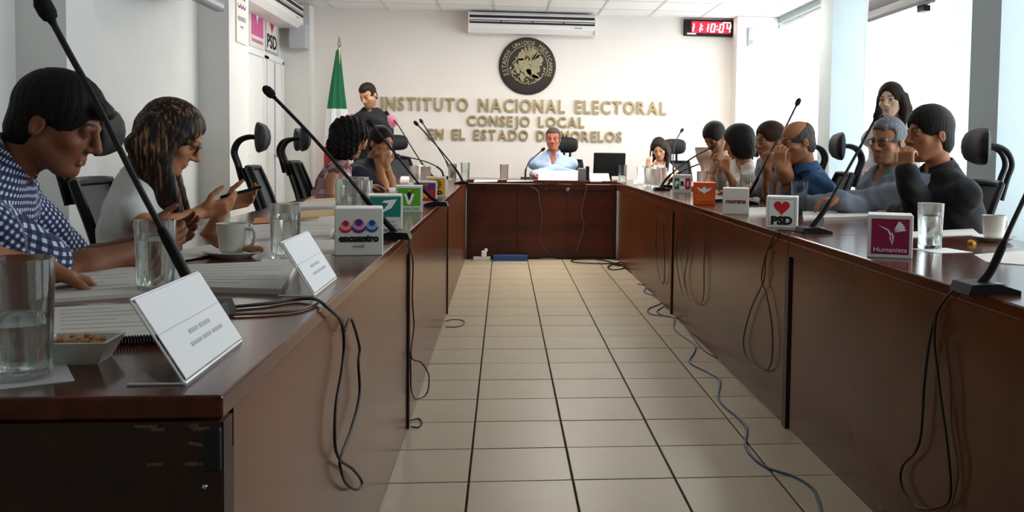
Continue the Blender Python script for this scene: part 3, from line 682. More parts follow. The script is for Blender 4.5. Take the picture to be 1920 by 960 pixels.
def c_hum(t, s, y):
    flat(t, 'print', [rect(-.42*s, .09*s, .42*s, .91*s)], 'maroon', y, .001); Y = y-.001; k = s
    P = [[(-.28*k, .76*k), (-.12*k, .70*k), (-.04*k, .66*k), (.02*k, .56*k), (.0, .5*k), (-.06*k, .64*k), (-.14*k, .68*k)],
         [(.02*k, .62*k), (.08*k, .52*k), (.06*k, .36*k), (.03*k, .30*k), (.045*k, .46*k)], [(.0, .56*k), (-.02*k, .46*k), (.02*k, .36*k), (.01*k, .48*k)]]
    for i in range(4): a = .2+.28*i; P.append([(.08*k, (.60+.02*i)*k), ((.12+.24*math.cos(a))*k, (.60+.26*math.sin(a))*k), ((.10+.2*math.cos(a+.12))*k, (.62+.26*math.sin(a+.12))*k)])
    for p in P: flat(t, 'logo_bird', [p], 'white', Y, .001)
    word(t, 'Humanista', s*.15, 0, y-.0015, s*.19, 'white', fit=s*.74)
cube('white cube sign with red, purple and blue figures, left table', 673, 479, c_enc, size=.142, rot=.14)
cube('teal and white cube sign behind the left microphone stem', 722, 430, c_ali, rot=.12)
cube('bright green cube sign with white letter and black bird', 767, 398, c_ver, size=.132, rot=.09)
cube('red cube sign between the green and yellow ones', 797, 384, c_pt, size=.132, rot=.08)
cube('yellow cube sign with black sun rays', 818, 369, c_prd, 'sign_white', size=.13, rot=.07)
cube('small white cube sign with green and red bars, right table', 1279, 362, c_pri, 'sign_cream', size=.14, rot=-.15)
cube('plain orange cube sign with white eagle', 1320, 384, c_mc, 'orange', size=.135, rot=-.22)
cube('plain cream cube sign with one dark red word', 1379, 402, c_mor, 'sign_cream', rot=-.24)
cube('white cube sign with a red heart above black letters', 1465, 427, c_psd, 'sign_white', size=.135, rot=-.33)
cube('maroon and white cube sign with a white hummingbird', 1668, 484, c_hum, 'sign_white', size=.136, rot=-.37)

# ================================================================== GLASSES, CUPS, PAPERS
GH, GR = .158, .044
def make_glass(fill):
    t = thing('water_glass', 'glass', 'glass')
    w = .0024; prof = [(0.001, 0), (GR*.86, 0), (GR*.89, .004), (GR, GH-.002), (GR-w*.5, GH), (GR-w, GH-.002), (GR*.89-w-.0006, .02), (GR*.7, .013), (.001, .012)]
    MB().lathe(prof, 28).build('tumbler', 'glass', t, True)
    if fill > 0:
        r0, r1 = GR*.89-w-.0012, GR*.89+(GR*.11)*fill-w-.0012; z1 = .014+(GH-.02)*fill
        MB().lathe([(.001, .0128), (GR*.68, .0138), (r0, .0208), (r1, z1), (.001, z1)], 28).build('water', 'water', t, True)
    for i in range(9):
        a = 2*math.pi*i/9; MB().box(((GR*.885)*math.cos(a), (GR*.885)*math.sin(a), .024), (.002, .008, .036), Matrix.Rotation(a, 3, 'Z')).build('facet', 'glass', t) if fill > 0 else None
    return t
gl = {'full': make_glass(.72), 'half': make_glass(.42), 'empty': make_glass(0)}; gl_used = set()
def glass(kind, px, py, label, group='drinking glasses on the tables', s=1):
    p = tab(px, py); p.z = T+.001
    if kind not in gl_used: gl_used.add(kind); o = gl[kind]; o.location = p; o['label'] = label; o['group'] = group; return o
    o = dup(gl[kind], p, None, label, group); return o
def napkin(label, px, py, s, rot, dx=0, dy=0):
    p = tab(px, py); o = MB().box((0, 0, .0007), (s, s, .0012)).build('paper_napkin', 'paper_white', None, loc=(p.x+dx, p.y+dy, T), rot=(0, 0, rot)); return tag(o, label, 'napkin')
g = glass('half', 36, 708, 'large half-full water glass in the lower left corner'); g.scale = (1.06, 1.06, 1.06)
napkin('white napkin under the corner water glass', 36, 708, .125, .5)
glass('full', 292, 545, 'full water glass before the hands of the man in checks')
napkin('white napkin under the glass behind the first name plate', 292, 545, .13, .3)
glass('full', 535, 484, 'water glass beside the white coffee cup')
napkin('small white napkin under the glass beside the coffee cup', 535, 486, .13, .2)
for i, (x, y) in enumerate(((644, 394), (663, 400), (682, 397), (655, 386), (676, 386))): glass('empty', x, y, 'clear empty glass in the cluster beside the teal cube', 'cluster of glasses beside the teal cube')
for i, (x, y) in enumerate(((776, 345), (788, 342), (798, 348))): glass('empty', x, y, 'clear glass in the far left cluster before the standing man', 'cluster of glasses near the far left')
glass('half', 872, 336, 'tall glass at the far left end by the twin microphones'); glass('empty', 848, 337, 'clear glass beside the low curved microphone')
glass('full', 1743, 466, 'full water glass beside the maroon cube sign'); napkin('white napkin under the glass beside the maroon cube', 1750, 470, .14, .2, .03)
for i, (x, y) in enumerate(((1202, 345), (1216, 349), (1230, 351), (1212, 341), (1226, 342), (1242, 346), (1240, 338))): glass('empty', x, y, 'clear glass in the bright cluster at the far right corner', 'bright cluster of glasses at the far right')
for i, (x, y) in enumerate(((1316, 358), (1334, 356), (1352, 360), (1398, 367))): glass('empty', x, y, ['clear glass left behind the orange cube', 'clear glass right behind the orange cube', 'clear glass behind the gap of orange and cream cubes', 'clear glass behind the cream cube'][i])
for i, (x, y) in enumerate(((1452, 392), (1478, 388), (1498, 398))): glass('half' if i else 'empty', x, y, ['leftmost glass behind the heart cube', 'middle glass behind the heart cube', 'rightmost glass behind the heart cube'][i])
glass('empty', 945, 338, 'single clear glass left of the small curved microphone'); glass('half', 1167, 340, 'narrow glass right of the black monitor')
def cup(label, px, py, rot, cookies=True, s=1.0):
    p = tab(px, py); t = thing('coffee_cup', 'white cup '+label, 'cup', (p.x, p.y, T+.014), rot); t.scale = (s, s, s)
    MB().lathe([(.001, 0), (.03, 0), (.036, .006), (.044, .08), (.045, .085), (.042, .085), (.034, .012), (.001, .008)], 28).build('bowl', 'ceramic', t, True)
    MB().tube(spline([(.041, 0, .07), (.062, 0, .068), (.068, 0, .045), (.058, 0, .022), (.039, 0, .018)], 5), .005, 8).build('handle', 'ceramic', t, True)
    MB().lathe([(.001, .06), (.0395, .06)], 20).build('coffee', 'coffee', t)
    u = thing('saucer', 'round saucer '+label, 'saucer', (p.x, p.y, T)); u.scale = (s, s, s)
    MB().lathe([(.001, .003), (.04, .002), (.05, 0), (.082, .016), (.083, .019), (.05, .008), (.001, .008)], 32).build('dish', 'ceramic', u, True)
    for i, (x, y) in enumerate(((.055, -.03), (.066, .005)) if cookies else ()):
        q = Vector((x, y, 0))*s; o = MB().lathe([(.001, 0), (.018, .001), (.021, .006), (.017, .012), (.001, .013)], 14).build('cookie', 'cookie', None, True, (p.x+q.x, p.y+q.y, T+.017), (.3*(i-.5), .2, 0)); tag(o, ('nearer' if i == 0 else 'farther')+' brown cookie on the saucer '+label, 'cookie')
cup('between the glasses on the left table', 436, 482, -.2)
cup('at the right edge by the yellow wrapper', 1862, 452, .3, False)
cup('before the curly-haired woman', 702, 350, 0, False)
# nut bowl
p = tab(150, 676); nb = thing('nut_bowl', 'white rectangular bowl of nuts beside the corner glass', 'bowl', (p.x, p.y, T), .05)
def frustum(a0, b0, a1, b1, z0, z1):
    return [(-a0, -b0, z0), (a0, -b0, z0), (a0, b0, z0), (-a0, b0, z0), (-a1, -b1, z1), (a1, -b1, z1), (a1, b1, z1), (-a1, b1, z1)]
m = MB(); V = frustum(.035, .028, .052, .042, 0, .034)+frustum(.031, .024, .047, .037, .006, .0345)
m.add(V, [(0,3,2,1), (0,1,5,4), (1,2,6,5), (2,3,7,6), (3,0,4,7), (8,9,10,11), (8,12,13,9), (9,13,14,10), (10,14,15,11), (11,15,12,8), (4,5,13,12), (5,6,14,13), (6,7,15,14), (7,4,12,15)]); m.build('dish', 'ceramic', nb)
rng = random.Random(2); m = MB()
for i in range(70): m.ball((rng.uniform(-.034, .034), rng.uniform(-.026, .026), rng.uniform(.02, .034)), (.0065, .0045, .004), 6, 5, Matrix.Rotation(rng.uniform(0, 6), 3, 'Z'))
o = m.build('mixed_nuts', 'nut', None, True, (p.x, p.y, T)); tag(o, 'heap of brown nuts in the white rectangular bowl', 'nuts', kind='stuff')
# papers: quads on the table, given by their corners there
def sheet(name, label, cat, corners, th=.002, m_='paper', z=0, lines=0, group=None):
    P = [tab(*c) for c in corners]; c = sum(P, Vector())/4; t = thing(name, label, cat, (c.x, c.y, T+z), 0, group)
    q = [(p.x-c.x, p.y-c.y) for p in P]; m = MB(); m.prism(q, 0, th); m.build('sheet', m_, t)
    if lines:
        a, b, d, e = [Vector(v) for v in q]; mm = MB()
        for i in range(lines):
            f = (i+1)/(lines+1.5); l = a.lerp(e, f); r = b.lerp(d, f); s0 = l.lerp(r, .1); s1 = l.lerp(r, .9 if i % 3 else .6); w = (e-a)*(.16/(lines+1))
            mm.prism([s0[:], s1[:], (s1+w)[:], (s0+w)[:]], th, th+.0003)
        mm.build('printed_lines', 'paper_print', t)
    return t
nbk = sheet('notebook', 'open spiral notebook with white pages beside the nut bowl', 'notebook', [(92, 588), (286, 578), (322, 642), (92, 652)], .012, lines=7)
a, b = tab(200, 650), tab(322, 644)
for i in range(22):
    q = a.lerp(b, i/21)-nbk.location; m = MB(); m.tube([(q.x+.002*0, q.y+.005*math.cos(t), .008+.008*math.sin(t)) for t in [2*math.pi*j/8 for j in range(9)]], .0011, 5, False); m.build('spiral_ring', 'black_plastic', nbk)
sheet('paper_stack', 'stack of printed sheets before the white sleeve, left table', 'papers', [(92, 515), (252, 506), (262, 556), (92, 568)], .008, lines=6)
sheet('paper_stack', 'thick stack of printed sheets behind the first name plate', 'papers', [(330, 505), (560, 496), (528, 552), (318, 546)], .012, lines=7)
sheet('folder', 'orange folder under the arm of the man in checks', 'folder', [(150, 498), (256, 488), (256, 506), (150, 517)], .004, 'folder_orange')
sheet('paper_sheet', 'loose sheet under the hands of the man in checks', 'paper', [(230, 490), (395, 462), (420, 478), (260, 505)], .002, z=.0045)
sheet('paper_stack', 'stack of papers behind the coffee cup', 'papers', [(470, 425), (640, 418), (620, 440), (470, 448)], .012, lines=3)
sheet('folder', 'orange folder beyond the coffee cup', 'folder', [(478, 414), (530, 411), (526, 424), (474, 427)], .012, 'folder_orange')
sheet('paper_stack', 'papers under the three-figure cube sign', 'papers', [(560, 455), (660, 448), (690, 470), (600, 482)], .003)
sheet('folder', 'tan folder before the nearer empty chair', 'folder', [(556, 399), (640, 395), (636, 404), (545, 409)], .01, 'folder_tan')
sheet('paper_stack', 'stack of papers before the nearer empty chair', 'papers', [(540, 384), (636, 380), (632, 390), (530, 394)], .012)
sheet('folder', 'pale folder before the curly-haired woman', 'folder', [(576, 377), (640, 373), (636, 379), (566, 383)], .01, 'folder_tan')
sheet('paper_sheet', 'loose white sheets beside the second mic, left table', 'paper', [(600, 408), (660, 404), (662, 416), (590, 420)], .004)
sheet('paper_stack', 'papers at the far left by the glass cluster', 'papers', [(724, 352), (790, 350), (800, 358), (730, 361)], .014)
sheet('paper_stack', 'white papers before the standing man', 'papers', [(752, 334), (830, 332), (834, 338), (750, 341)], .02)
sheet('paper_stack', 'large stack of papers before the grey-haired man', 'papers', [(1552, 398), (1688, 392), (1705, 409), (1545, 414)], .016, lines=3)
sheet('paper_sheet', 'loose sheets beside the heart cube, right table', 'paper', [(1504, 393), (1548, 391), (1556, 409), (1506, 413)], .008)
sheet('paper_sheet', 'thin sheet before the man in the dark suit', 'paper', [(1700, 436), (1824, 430), (1836, 440), (1700, 446)], .003, 'paper')
sheet('paper_sheet', 'white sheet at the right edge beside the saucer', 'paper', [(1826, 478), (1930, 470), (1950, 500), (1850, 492)], .002)
sheet('paper_stack', 'papers before the bob-haired woman', 'papers', [(1405, 392), (1450, 390), (1456, 404), (1404, 407)], .008)
sheet('folder', 'dark closed folder behind the orange cube', 'folder', [(1322, 366), (1362, 365), (1368, 378), (1330, 380)], .02, 'black_plastic')
sheet('paper_sheet', 'white papers before the young woman at the head table', 'paper', [(1188, 339), (1230, 338), (1234, 345), (1188, 346)], .006)
sheet('paper_sheet', 'papers at the left end of the head table', 'paper', [(892, 336), (935, 335), (932, 341), (888, 342)], .008)
sheet('paper_sheet', 'papers under the small curved microphone', 'paper', [(955, 335), (1000, 334), (1000, 340), (950, 341)], .006)
# candy wrapper on the right saucer
p = tab(1822, 458); o = MB().tube([(0, -.02, .006), (0, -.008, .003), (0, -.007, .009), (0, .007, .009), (0, .008, .003), (0, .02, .007)], [.008, .003, .008, .008, .003, .008], 8).build('candy', 'yellow', None, True, (p.x, p.y, T)); tag(o, 'yellow wrapped candy beside the right-hand saucer', 'candy')
# name plates: bent acrylic stands holding a printed card
def nameplate(label, a, b, h=.115, back=.07, foot=.075, face='aisle'):
    """a, b: ends of the bottom front edge on the table"""
    A, Bp = tab(*a), tab(*b); t = thing('name_plate', label, 'name plate', (A.x, A.y, T), group='slanted name plates'); d = (Bp-A); L = d.length; d.normalize(); n = Vector((d.y, -d.x, 0))   # n: facing direction
    up = Vector((0, 0, h))-n*back
    def quad(mb, o, u, v, th): w = u.cross(v).normalized()*th; mb.add([o, o+u, o+u+v, o+v, o+w, o+u+w, o+u+v+w, o+v+w], [(0,3,2,1),(4,5,6,7),(0,1,5,4),(1,2,6,5),(2,3,7,6),(3,0,4,7)])
    z = Vector((0, 0, .002)); m = MB(); quad(m, z, d*L, up, .002); quad(m, z-Vector((0,0,.001)), d*L, -n*foot, .002); m.build('acrylic_stand', 'acrylic', t)
    e = MB(); e.tube([z, z+d*L], .0025, 6); e.tube([z+up, z+d*L+up], .002, 6); e.tube([z, z+up], .0018, 6); e.tube([z+d*L, z+d*L+up], .0018, 6); e.tube([z, z-n*foot], .0018, 6); e.build('acrylic_edge', 'acrylic_edge', t)
    w = d.cross(up).normalized()*.003
    m = MB(); quad(m, z+d*.003+up*.03+w*1.1, d*(L-.006), up*.955, .0012); cd = m.build('card', 'paper_white', t)
    m = MB(); [quad(m, z+d*L*x0+up*z0+w*1.6, d*L*(x1-x0), up*hh, .0004) for x0, x1, z0, hh in ((.02, .98, .55, .008), (.36, .5, .40, .05), (.53, .7, .40, .05), (.3, .46, .27, .045), (.49, .62, .27, .045), (.65, .82, .27, .045))]; tag(m.build('printed_lines', mat('ink_pale', 'b4b4bb', .7), cd), kind='stuff')
nameplate('large white slanted name plate nearest the camera, left table edge', (346, 722), (452, 641))
nameplate('second white slanted name plate, between the first one and the three-figure cube', (588, 556), (630, 523))
nameplate('long white name plate before the man in the light blue shirt', (1009, 339), (1083, 340), .1, .05)
nameplate('white name plate in front of the black monitor', (1108, 341), (1144, 341), .08, .05)
# ================================================================== HEAD TABLE DEVICES
a = on_y(1114, 290, 9.75); b = on_y(1170, 318, 9.75)
mo = thing('monitor', 'black flat monitor seen from behind on the head table', 'monitor', ((a.x+b.x)/2, 9.72, T), .12)
mw = b.x-a.x; MB().bevbox((0, 0, .17), (mw+.02, .035, .24), .008, Matrix.Rotation(.12, 3, 'X')).build('back_shell', 'black_plastic', mo); MB().box((0, .05, .04), (.07, .03, .1)).build('neck', 'black_plastic', mo); MB().lathe([(.1, 0), (.1, .008), (.03, .014)], 20, (0, .04, 0)).build('foot', 'black_plastic', mo, True)
p = on_y(1093, 333, 9.7); ph = thing('desk_phone', 'grey and black handset box between name plate and monitor', 'phone', (p.x, 9.7, T))
MB().bevbox((0, 0, .065), (.1, .08, .13), .01).build('body', 'steel', ph); MB().bevbox((.045, 0, .075), (.035, .09, .15), .01).build('handset', 'black_plastic', ph)
# ================================================================== CABLES
def cable(label, pts, m_='cable_black', r=.0035, name='cable', k=8):
    P = [Vector(p) for p in pts]; o = P[0].copy(); o.z = 0 if min(p.z for p in P) < .1 else T; L = spline([p-o for p in P], k)
    ob = MB().tube(L, r, 7).build(name, m_, None, True, o); return tag(ob, label, 'cable')
xr, xl = 1.126, -.356
def onr(px, py): return on_x(px, py, xr)
def onl(px, py): return on_x(px, py, xl)
def edge_r(px, py): p = on_x(px, py, RXE-.008); return p
cable('black microphone cable looping down the nearest right table panel', [tab(1850, 548)+Vector((0,0,.012)), tab(1815, 541)+Vector((-.005,0,.006)), on_x(1780, 552, RXE-.012), onr(1752, 600), onr(1735, 700), onr(1724, 830), onr(1692, 875), onr(1692, 915), onr(1722, 952), onr(1762, 950), onr(1782, 930), onr(1778, 850), onr(1762, 730), onr(1752, 640), on_x(1756, 585, xr-.012)])
cable('thin second loop of cable beside the nearest right table cable', [onr(1772, 640), onr(1782, 720), onr(1784, 800), onr(1796, 880), onr(1786, 940), on_x(1776, 960, xr-.008)], 'cable_brown', .003)
cable('black cable looping below the heart cube on the right panel', [tab(1512, 440)+Vector((0,0,.008)), tab(1466, 434)+Vector((-.006,0,.006)), on_x(1452, 440, RXE-.012), onr(1436, 480), onr(1432, 525), onr(1408, 580), onr(1394, 640), onr(1405, 680), onr(1430, 696), onr(1446, 680), onr(1448, 620), onr(1438, 555), onr(1428, 520), onr(1438, 470), on_x(1446, 448, RXE-.014)], r=.003)
for i, (pth, lb) in enumerate((([(1291, 418), (1290, 470), (1284, 530), (1300, 570), (1318, 560), (1320, 500), (1322, 440)], 'brown cable loop left of the middle right table post'), ([(1272, 430), (1268, 480), (1278, 545), (1290, 572)], 'single hanging cable strand right of the middle table post'), ([(1232, 410), (1230, 470), (1238, 525), (1246, 520), (1244, 420)], 'dark cable loop on the far right table panel'))):
    cable(lb, [onr(*q) for q in pth], 'cable_brown' if i == 0 else 'cable_black', .003)
cable('black cable running from the first name plate over the table edge into a loop', [tab(385, 592)+Vector((0,0,.01)), tab(430, 581)+Vector((0,0,.005)), tab(500, 574)+Vector((0,0,.005)), tab(555, 566)+Vector((0,0,.005)), tab(590, 568)+Vector((.0,0,.008)), on_x(612, 575, LX+.01), on_x(640, 605, xl+.004), onl(645, 650), onl(640, 700), onl(630, 760), onl(628, 830), onl(638, 862), onl(662, 880), onl(679, 905), onl(668, 918), onl(648, 905), onl(638, 875), onl(640, 855), onl(660, 800), onl(674, 740), onl(672, 680), onl(674, 650), onl(658, 598), onl(646, 620)])
cable('thin brown cable lying parallel behind the first black table cable', [tab(430, 594)+Vector((0,0,.004)), tab(500, 591)+Vector((0,0,.004)), tab(560, 585)+Vector((0,0,.004)), tab(596, 573)+Vector((0,0,.004))], 'cable_brown', .003)
cable('black cable hanging beside the first left table post, drooping to the floor', [tab(750, 448)+Vector((.0,0,.008)), on_x(764, 458, LX+.012), onl(774, 490), onl(773, 560), onl(776, 610), onl(771, 668), on_x(790, 680, xl+.03), on_x(804, 705, xl+.05), on_x(800, 738, xl+.03), onl(780, 748), onl(771, 730), onl(770, 700), onl(769, 660)], r=.003)
cable('small cable loop at the foot of the first left table post', [on_z(770, 788, .01), on_z(785, 785, .006), on_z(791, 793, .006), on_z(785, 801, .006), on_z(770, 800, .01)], r=.003)
cable('flat cable loop on the floor at the second left table post', [on_z(835, 602, .006), on_z(850, 599, .006), on_z(868, 601, .006), on_z(869, 608, .006), on_z(855, 613, .006), on_z(836, 613, .006)], r=.003)
cable('blue network cable snaking over the tiles along the right tables', [on_z(x, y, .005) for x, y in ((1196, 533), (1212, 537), (1208, 548), (1228, 556), (1240, 568), (1216, 580), (1222, 590), (1262, 596), (1265, 618), (1300, 645), (1302, 660), (1294, 680), (1330, 700), (1350, 715), (1348, 750), (1385, 785), (1400, 805), (1398, 835), (1412, 858), (1440, 878), (1490, 895), (1522, 915), (1535, 940), (1540, 962), (1545, 990))], 'cable_blue', .006)
cable('dark cable tangled with the blue one at the foot of the right tables', [on_z(x, y, .006) for x, y in ((1250, 572), (1232, 584), (1245, 592), (1275, 600), (1300, 632), (1318, 655), (1345, 672))], r=.004)
cable('left brown cable hanging down the front of the head table', [Vector((p.x, YT-.016, p.z)) for p in [on_y(x, y, YT-.016) for x, y in ((994, 350), (1008, 358), (1012, 380), (1016, 405), (1012, 440), (1018, 462), (1028, 474))]], 'cable_brown', .005)
cable('right brown cable hanging down the front of the head table', [on_y(x, y, YT-.016) for x, y in ((1099, 343), (1098, 360), (1093, 380), (1090, 402), (1095, 420), (1090, 445), (1080, 472))], 'cable_brown', .006)
cable('tangle of dark cables on the floor before the head table', [on_z(x, y, .012) for x, y in ((1020, 483), (1060, 482), (1100, 480), (1145, 483), (1165, 490), (1140, 494), (1080, 492), (1075, 487), (1120, 486), (1170, 500), (1150, 506), (1140, 500), (1160, 494), (1185, 512))], r=.006)
cable('grey cable along the floor before the head table', [on_z(x, y, .01) for x, y in ((988, 482), (1020, 485), (1050, 484), (1080, 481), (1110, 485))], 'cable_grey', .006)
cable('dark extra cable loop on the floor at the right end of the head table', [on_z(x, y, .012) for x, y in ((1130, 478), (1150, 486), (1175, 489), (1160, 498), (1148, 494))], r=.006)
# blue strip box and white adapter at the foot of the head table
a, b = on_z(925, 485, .0), on_z(988, 485, 0); bx_ = thing('cable_box', 'blue flat box on the floor at the foot of the head table', 'box', ((a.x+b.x)/2, min(a.y, YT-.09), 0)); MB().bevbox((0, 0, .028), (b.x-a.x, .1, .056), .006).build('box_body', 'blue_box', bx_); MB().box((0, 0, .0585), ((b.x-a.x)*.7, .06, .003)).build('lid', 'cable_blue', bx_)
a, b = on_z(888, 486, .0), on_z(920, 486, 0); ps = thing('power_strip', 'pale power strip on the floor left of the blue box', 'power strip', ((a.x+b.x)/2, min(a.y, YT-.09), 0)); MB().bevbox((0, 0, .02), (b.x-a.x, .07, .04), .006).build('strip_body', 'ceramic', ps); MB().bevbox((.02, 0, .07), (.05, .04, .06), .008).build('plug', 'white', ps); MB().bevbox((.04, 0, .105), (.03, .03, .03), .006).build('plug', 'white', ps)
# ================================================================== PEOPLE
# Bodies are grown as one continuous surface: a distance field of tapered limbs and rounded masses, polygonised
# (surface nets); the head and the hands of the same field are sampled finer.
V3 = lambda *a: np.array(a, float)
def nrm(v): v = np.asarray(v, float); n = np.linalg.norm(v); return v/n if n > 1e-9 else v
class Field:
    def __init__(s): s.ops = []
    def _a(s, kind, lo, hi, k, neg, *p): s.ops.append((kind, np.minimum(lo, hi)-.03-k, np.maximum(lo, hi)+.03+k, k, neg, p)); return s
    def cone(s, a, b, r1, r2, k=.02, neg=False):
        a, b = np.asarray(a, float), np.asarray(b, float); R = max(r1, r2); return s._a('cone', np.minimum(a, b)-R, np.maximum(a, b)+R, k, neg, a, b, r1, r2)
    def ell(s, c, r, Mx=None, k=.02, neg=False):
        c = np.asarray(c, float); r = np.asarray(r, float)*np.ones(3); Mx = np.eye(3) if Mx is None else Mx
        e = np.sqrt(((Mx*r)**2).sum(1)); return s._a('ell', c-e, c+e, k, neg, c, r, Mx)
    def box(s, c, h, Mx, rad, k=.01, neg=False):
        c = np.asarray(c, float); h = np.asarray(h, float); e = np.abs(Mx) @ h; return s._a('box', c-e, c+e, k, neg, c, h, Mx, rad)
    def cut(s, p, n): s.ops.append(('cut', None, None, 0, False, (np.asarray(p, float), nrm(n)))); return s    # keeps the side n points away from
    def bounds(s):
        A = [o for o in s.ops if o[0] != 'cut' and not o[4]]; return np.min([o[1] for o in A], 0)+.01, np.max([o[2] for o in A], 0)-.01
def polygonise(F, lo, hi, h, excl=(), warp=None):
    n = np.maximum(3, np.ceil((hi-lo)/h).astype(int)+1); ax = [(lo[i]+h*np.arange(n[i])).astype(np.float32) for i in range(3)]
    D = np.full(n, .2, np.float32)
    for kind, l, u, k, neg, p in F.ops:
        if kind == 'cut':
            q, nn = p; d = (ax[0]-q[0])[:, None, None]*nn[0]+(ax[1]-q[1])[None, :, None]*nn[1]+(ax[2]-q[2])[None, None, :]*nn[2]; D = np.maximum(D, d.astype(np.float32)); continue
        i0 = [int(np.searchsorted(ax[i], l[i])) for i in range(3)]; i1 = [int(np.searchsorted(ax[i], u[i])) for i in range(3)]
        if any(a >= b for a, b in zip(i0, i1)): continue
        sl = tuple(slice(a, b) for a, b in zip(i0, i1)); X = ax[0][sl[0]][:, None, None]; Y = ax[1][sl[1]][None, :, None]; Z = ax[2][sl[2]][None, None, :]
        if kind == 'cone':
            a, b, r1, r2 = p; ba = b-a; L = max(float(ba @ ba), 1e-9); dx, dy, dz = X-np.float32(a[0]), Y-np.float32(a[1]), Z-np.float32(a[2])
            t = np.clip((dx*np.float32(ba[0])+dy*np.float32(ba[1])+dz*np.float32(ba[2]))/np.float32(L), 0, 1)
            d = np.sqrt((dx-t*np.float32(ba[0]))**2+(dy-t*np.float32(ba[1]))**2+(dz-t*np.float32(ba[2]))**2)-(np.float32(r1)+np.float32(r2-r1)*t)
        else:
            c = p[0]; Mx = p[2]; dx, dy, dz = X-np.float32(c[0]), Y-np.float32(c[1]), Z-np.float32(c[2])
            l3 = [dx*np.float32(Mx[0, j])+dy*np.float32(Mx[1, j])+dz*np.float32(Mx[2, j]) for j in range(3)]
            if kind == 'ell':
                r = p[1]; k0 = np.sqrt(sum((l3[j]/np.float32(r[j]))**2 for j in range(3))); k1 = np.sqrt(sum((l3[j]/np.float32(r[j]**2))**2 for j in range(3))); d = k0*(k0-1)/np.maximum(k1, 1e-6)
            else:
                hh, rad = p[1], p[3]; q = [np.abs(l3[j])-np.float32(hh[j]-rad) for j in range(3)]
                d = np.sqrt(sum(np.maximum(x, 0)**2 for x in q))+np.minimum(np.maximum(np.maximum(q[0], q[1]), q[2]), 0)-np.float32(rad)
        A = D[sl]; k = np.float32(max(k, 1e-4))
        if neg: t = np.clip(.5-.5*(-d-A)/k*-1, 0, 1); t = np.clip(.5+.5*(-d-A)/k, 0, 1); D[sl] = A*(1-t)-d*t+k*t*(1-t)
        else: t = np.clip(.5+.5*(d-A)/k, 0, 1); D[sl] = d*(1-t)+A*t-k*t*(1-t)
    if warp is not None: D = D+warp(ax[0][:, None, None], ax[1][None, :, None], ax[2][None, None, :]).astype(np.float32)
    S = D < 0; c8 = [S[i:n[0]-1+i, j:n[1]-1+j, k:n[2]-1+k] for i in (0, 1) for j in (0, 1) for k in (0, 1)]
    cnt = sum(c.astype(np.int8) for c in c8); act = (cnt > 0) & (cnt < 8)
    if excl:
        cc = [a[:-1]+h/2 for a in ax]
        for el, eh in excl:
            m = [(cc[i] > el[i]) & (cc[i] < eh[i]) for i in range(3)]; act &= ~(m[0][:, None, None] & m[1][None, :, None] & m[2][None, None, :])
    I = np.argwhere(act)
    if len(I) == 0: return np.zeros((0, 3)), np.zeros((0, 4), int)
    idx = np.full(act.shape, -1, np.int32); idx[act] = np.arange(len(I))
    off = np.array([(i, j, k) for i in (0, 1) for j in (0, 1) for k in (0, 1)]); val = np.stack([D[I[:, 0]+o[0], I[:, 1]+o[1], I[:, 2]+o[2]] for o in off], 1)
    acc = np.zeros((len(I), 3)); num = np.zeros(len(I))
    for a in range(8):
        for b in range(a+1, 8):
            if np.abs(off[a]-off[b]).sum() != 1: continue
            va, vb = val[:, a], val[:, b]; m = (va < 0) != (vb < 0); t = np.where(m, va/np.where(m, va-vb, 1), 0)
            acc += np.where(m[:, None], off[a]+(off[b]-off[a])*t[:, None], 0); num += m
    P = lo+h*(I+acc/np.maximum(num, 1)[:, None]); Q = []
    for d in range(3):
        e = [(1, 2), (2, 0), (0, 1)][d]; a = [slice(None)]*3; b = [slice(None)]*3; a[d] = slice(0, -1); b[d] = slice(1, None)
        s0, s1 = S[tuple(a)], S[tuple(b)]; E = np.argwhere(s0 != s1); m = np.ones(len(E), bool)
        for x in e: m &= (E[:, x] > 0) & (E[:, x] < n[x]-1)
        E = E[m]; ins = s0[E[:, 0], E[:, 1], E[:, 2]]; cs = []
        for u, v in ((0, 0), (1, 0), (1, 1), (0, 1)):
            q = E.copy(); q[:, e[0]] -= u; q[:, e[1]] -= v; cs.append(idx[q[:, 0], q[:, 1], q[:, 2]])
        q = np.stack(cs, 1); q = np.where(ins[:, None], q, q[:, ::-1]); Q.append(q[(q >= 0).all(1)])
    return P, np.concatenate(Q)
def field_obj(name, blocks, material, parent, origin, colfn=None, uvfn=None):
    V = []; Fc = []; o = 0
    for P, Q in blocks: V.append(P); Fc.append(Q+o); o += len(P)
    V = np.concatenate(V); Fc = np.concatenate(Fc); me = bpy.data.meshes.new(name)
    me.vertices.add(len(V)); me.vertices.foreach_set('co', (V-origin).astype(np.float32).ravel())
    me.loops.add(Fc.size); me.loops.foreach_set('vertex_index', Fc.astype(np.int32).ravel()); me.polygons.add(len(Fc)); me.polygons.foreach_set('loop_start', np.arange(0, Fc.size, 4, dtype=np.int32))
    me.polygons.foreach_set('use_smooth', np.ones(len(Fc), bool)); me.update(calc_edges=True); me.validate()
    if colfn is not None:
        at = me.color_attributes.new('tint', 'FLOAT_COLOR', 'POINT'); c = np.ones((len(V), 4), np.float32); c[:, :3] = colfn(V); at.data.foreach_set('color', c.ravel())
    if uvfn is not None:
        at = me.attributes.new('weave', 'FLOAT_VECTOR', 'POINT'); at.data.foreach_set('vector', uvfn(V).astype(np.float32).ravel())
    me.materials.append(M(material) if isinstance(material, str) else material); ob = link(name, me, parent); return ob
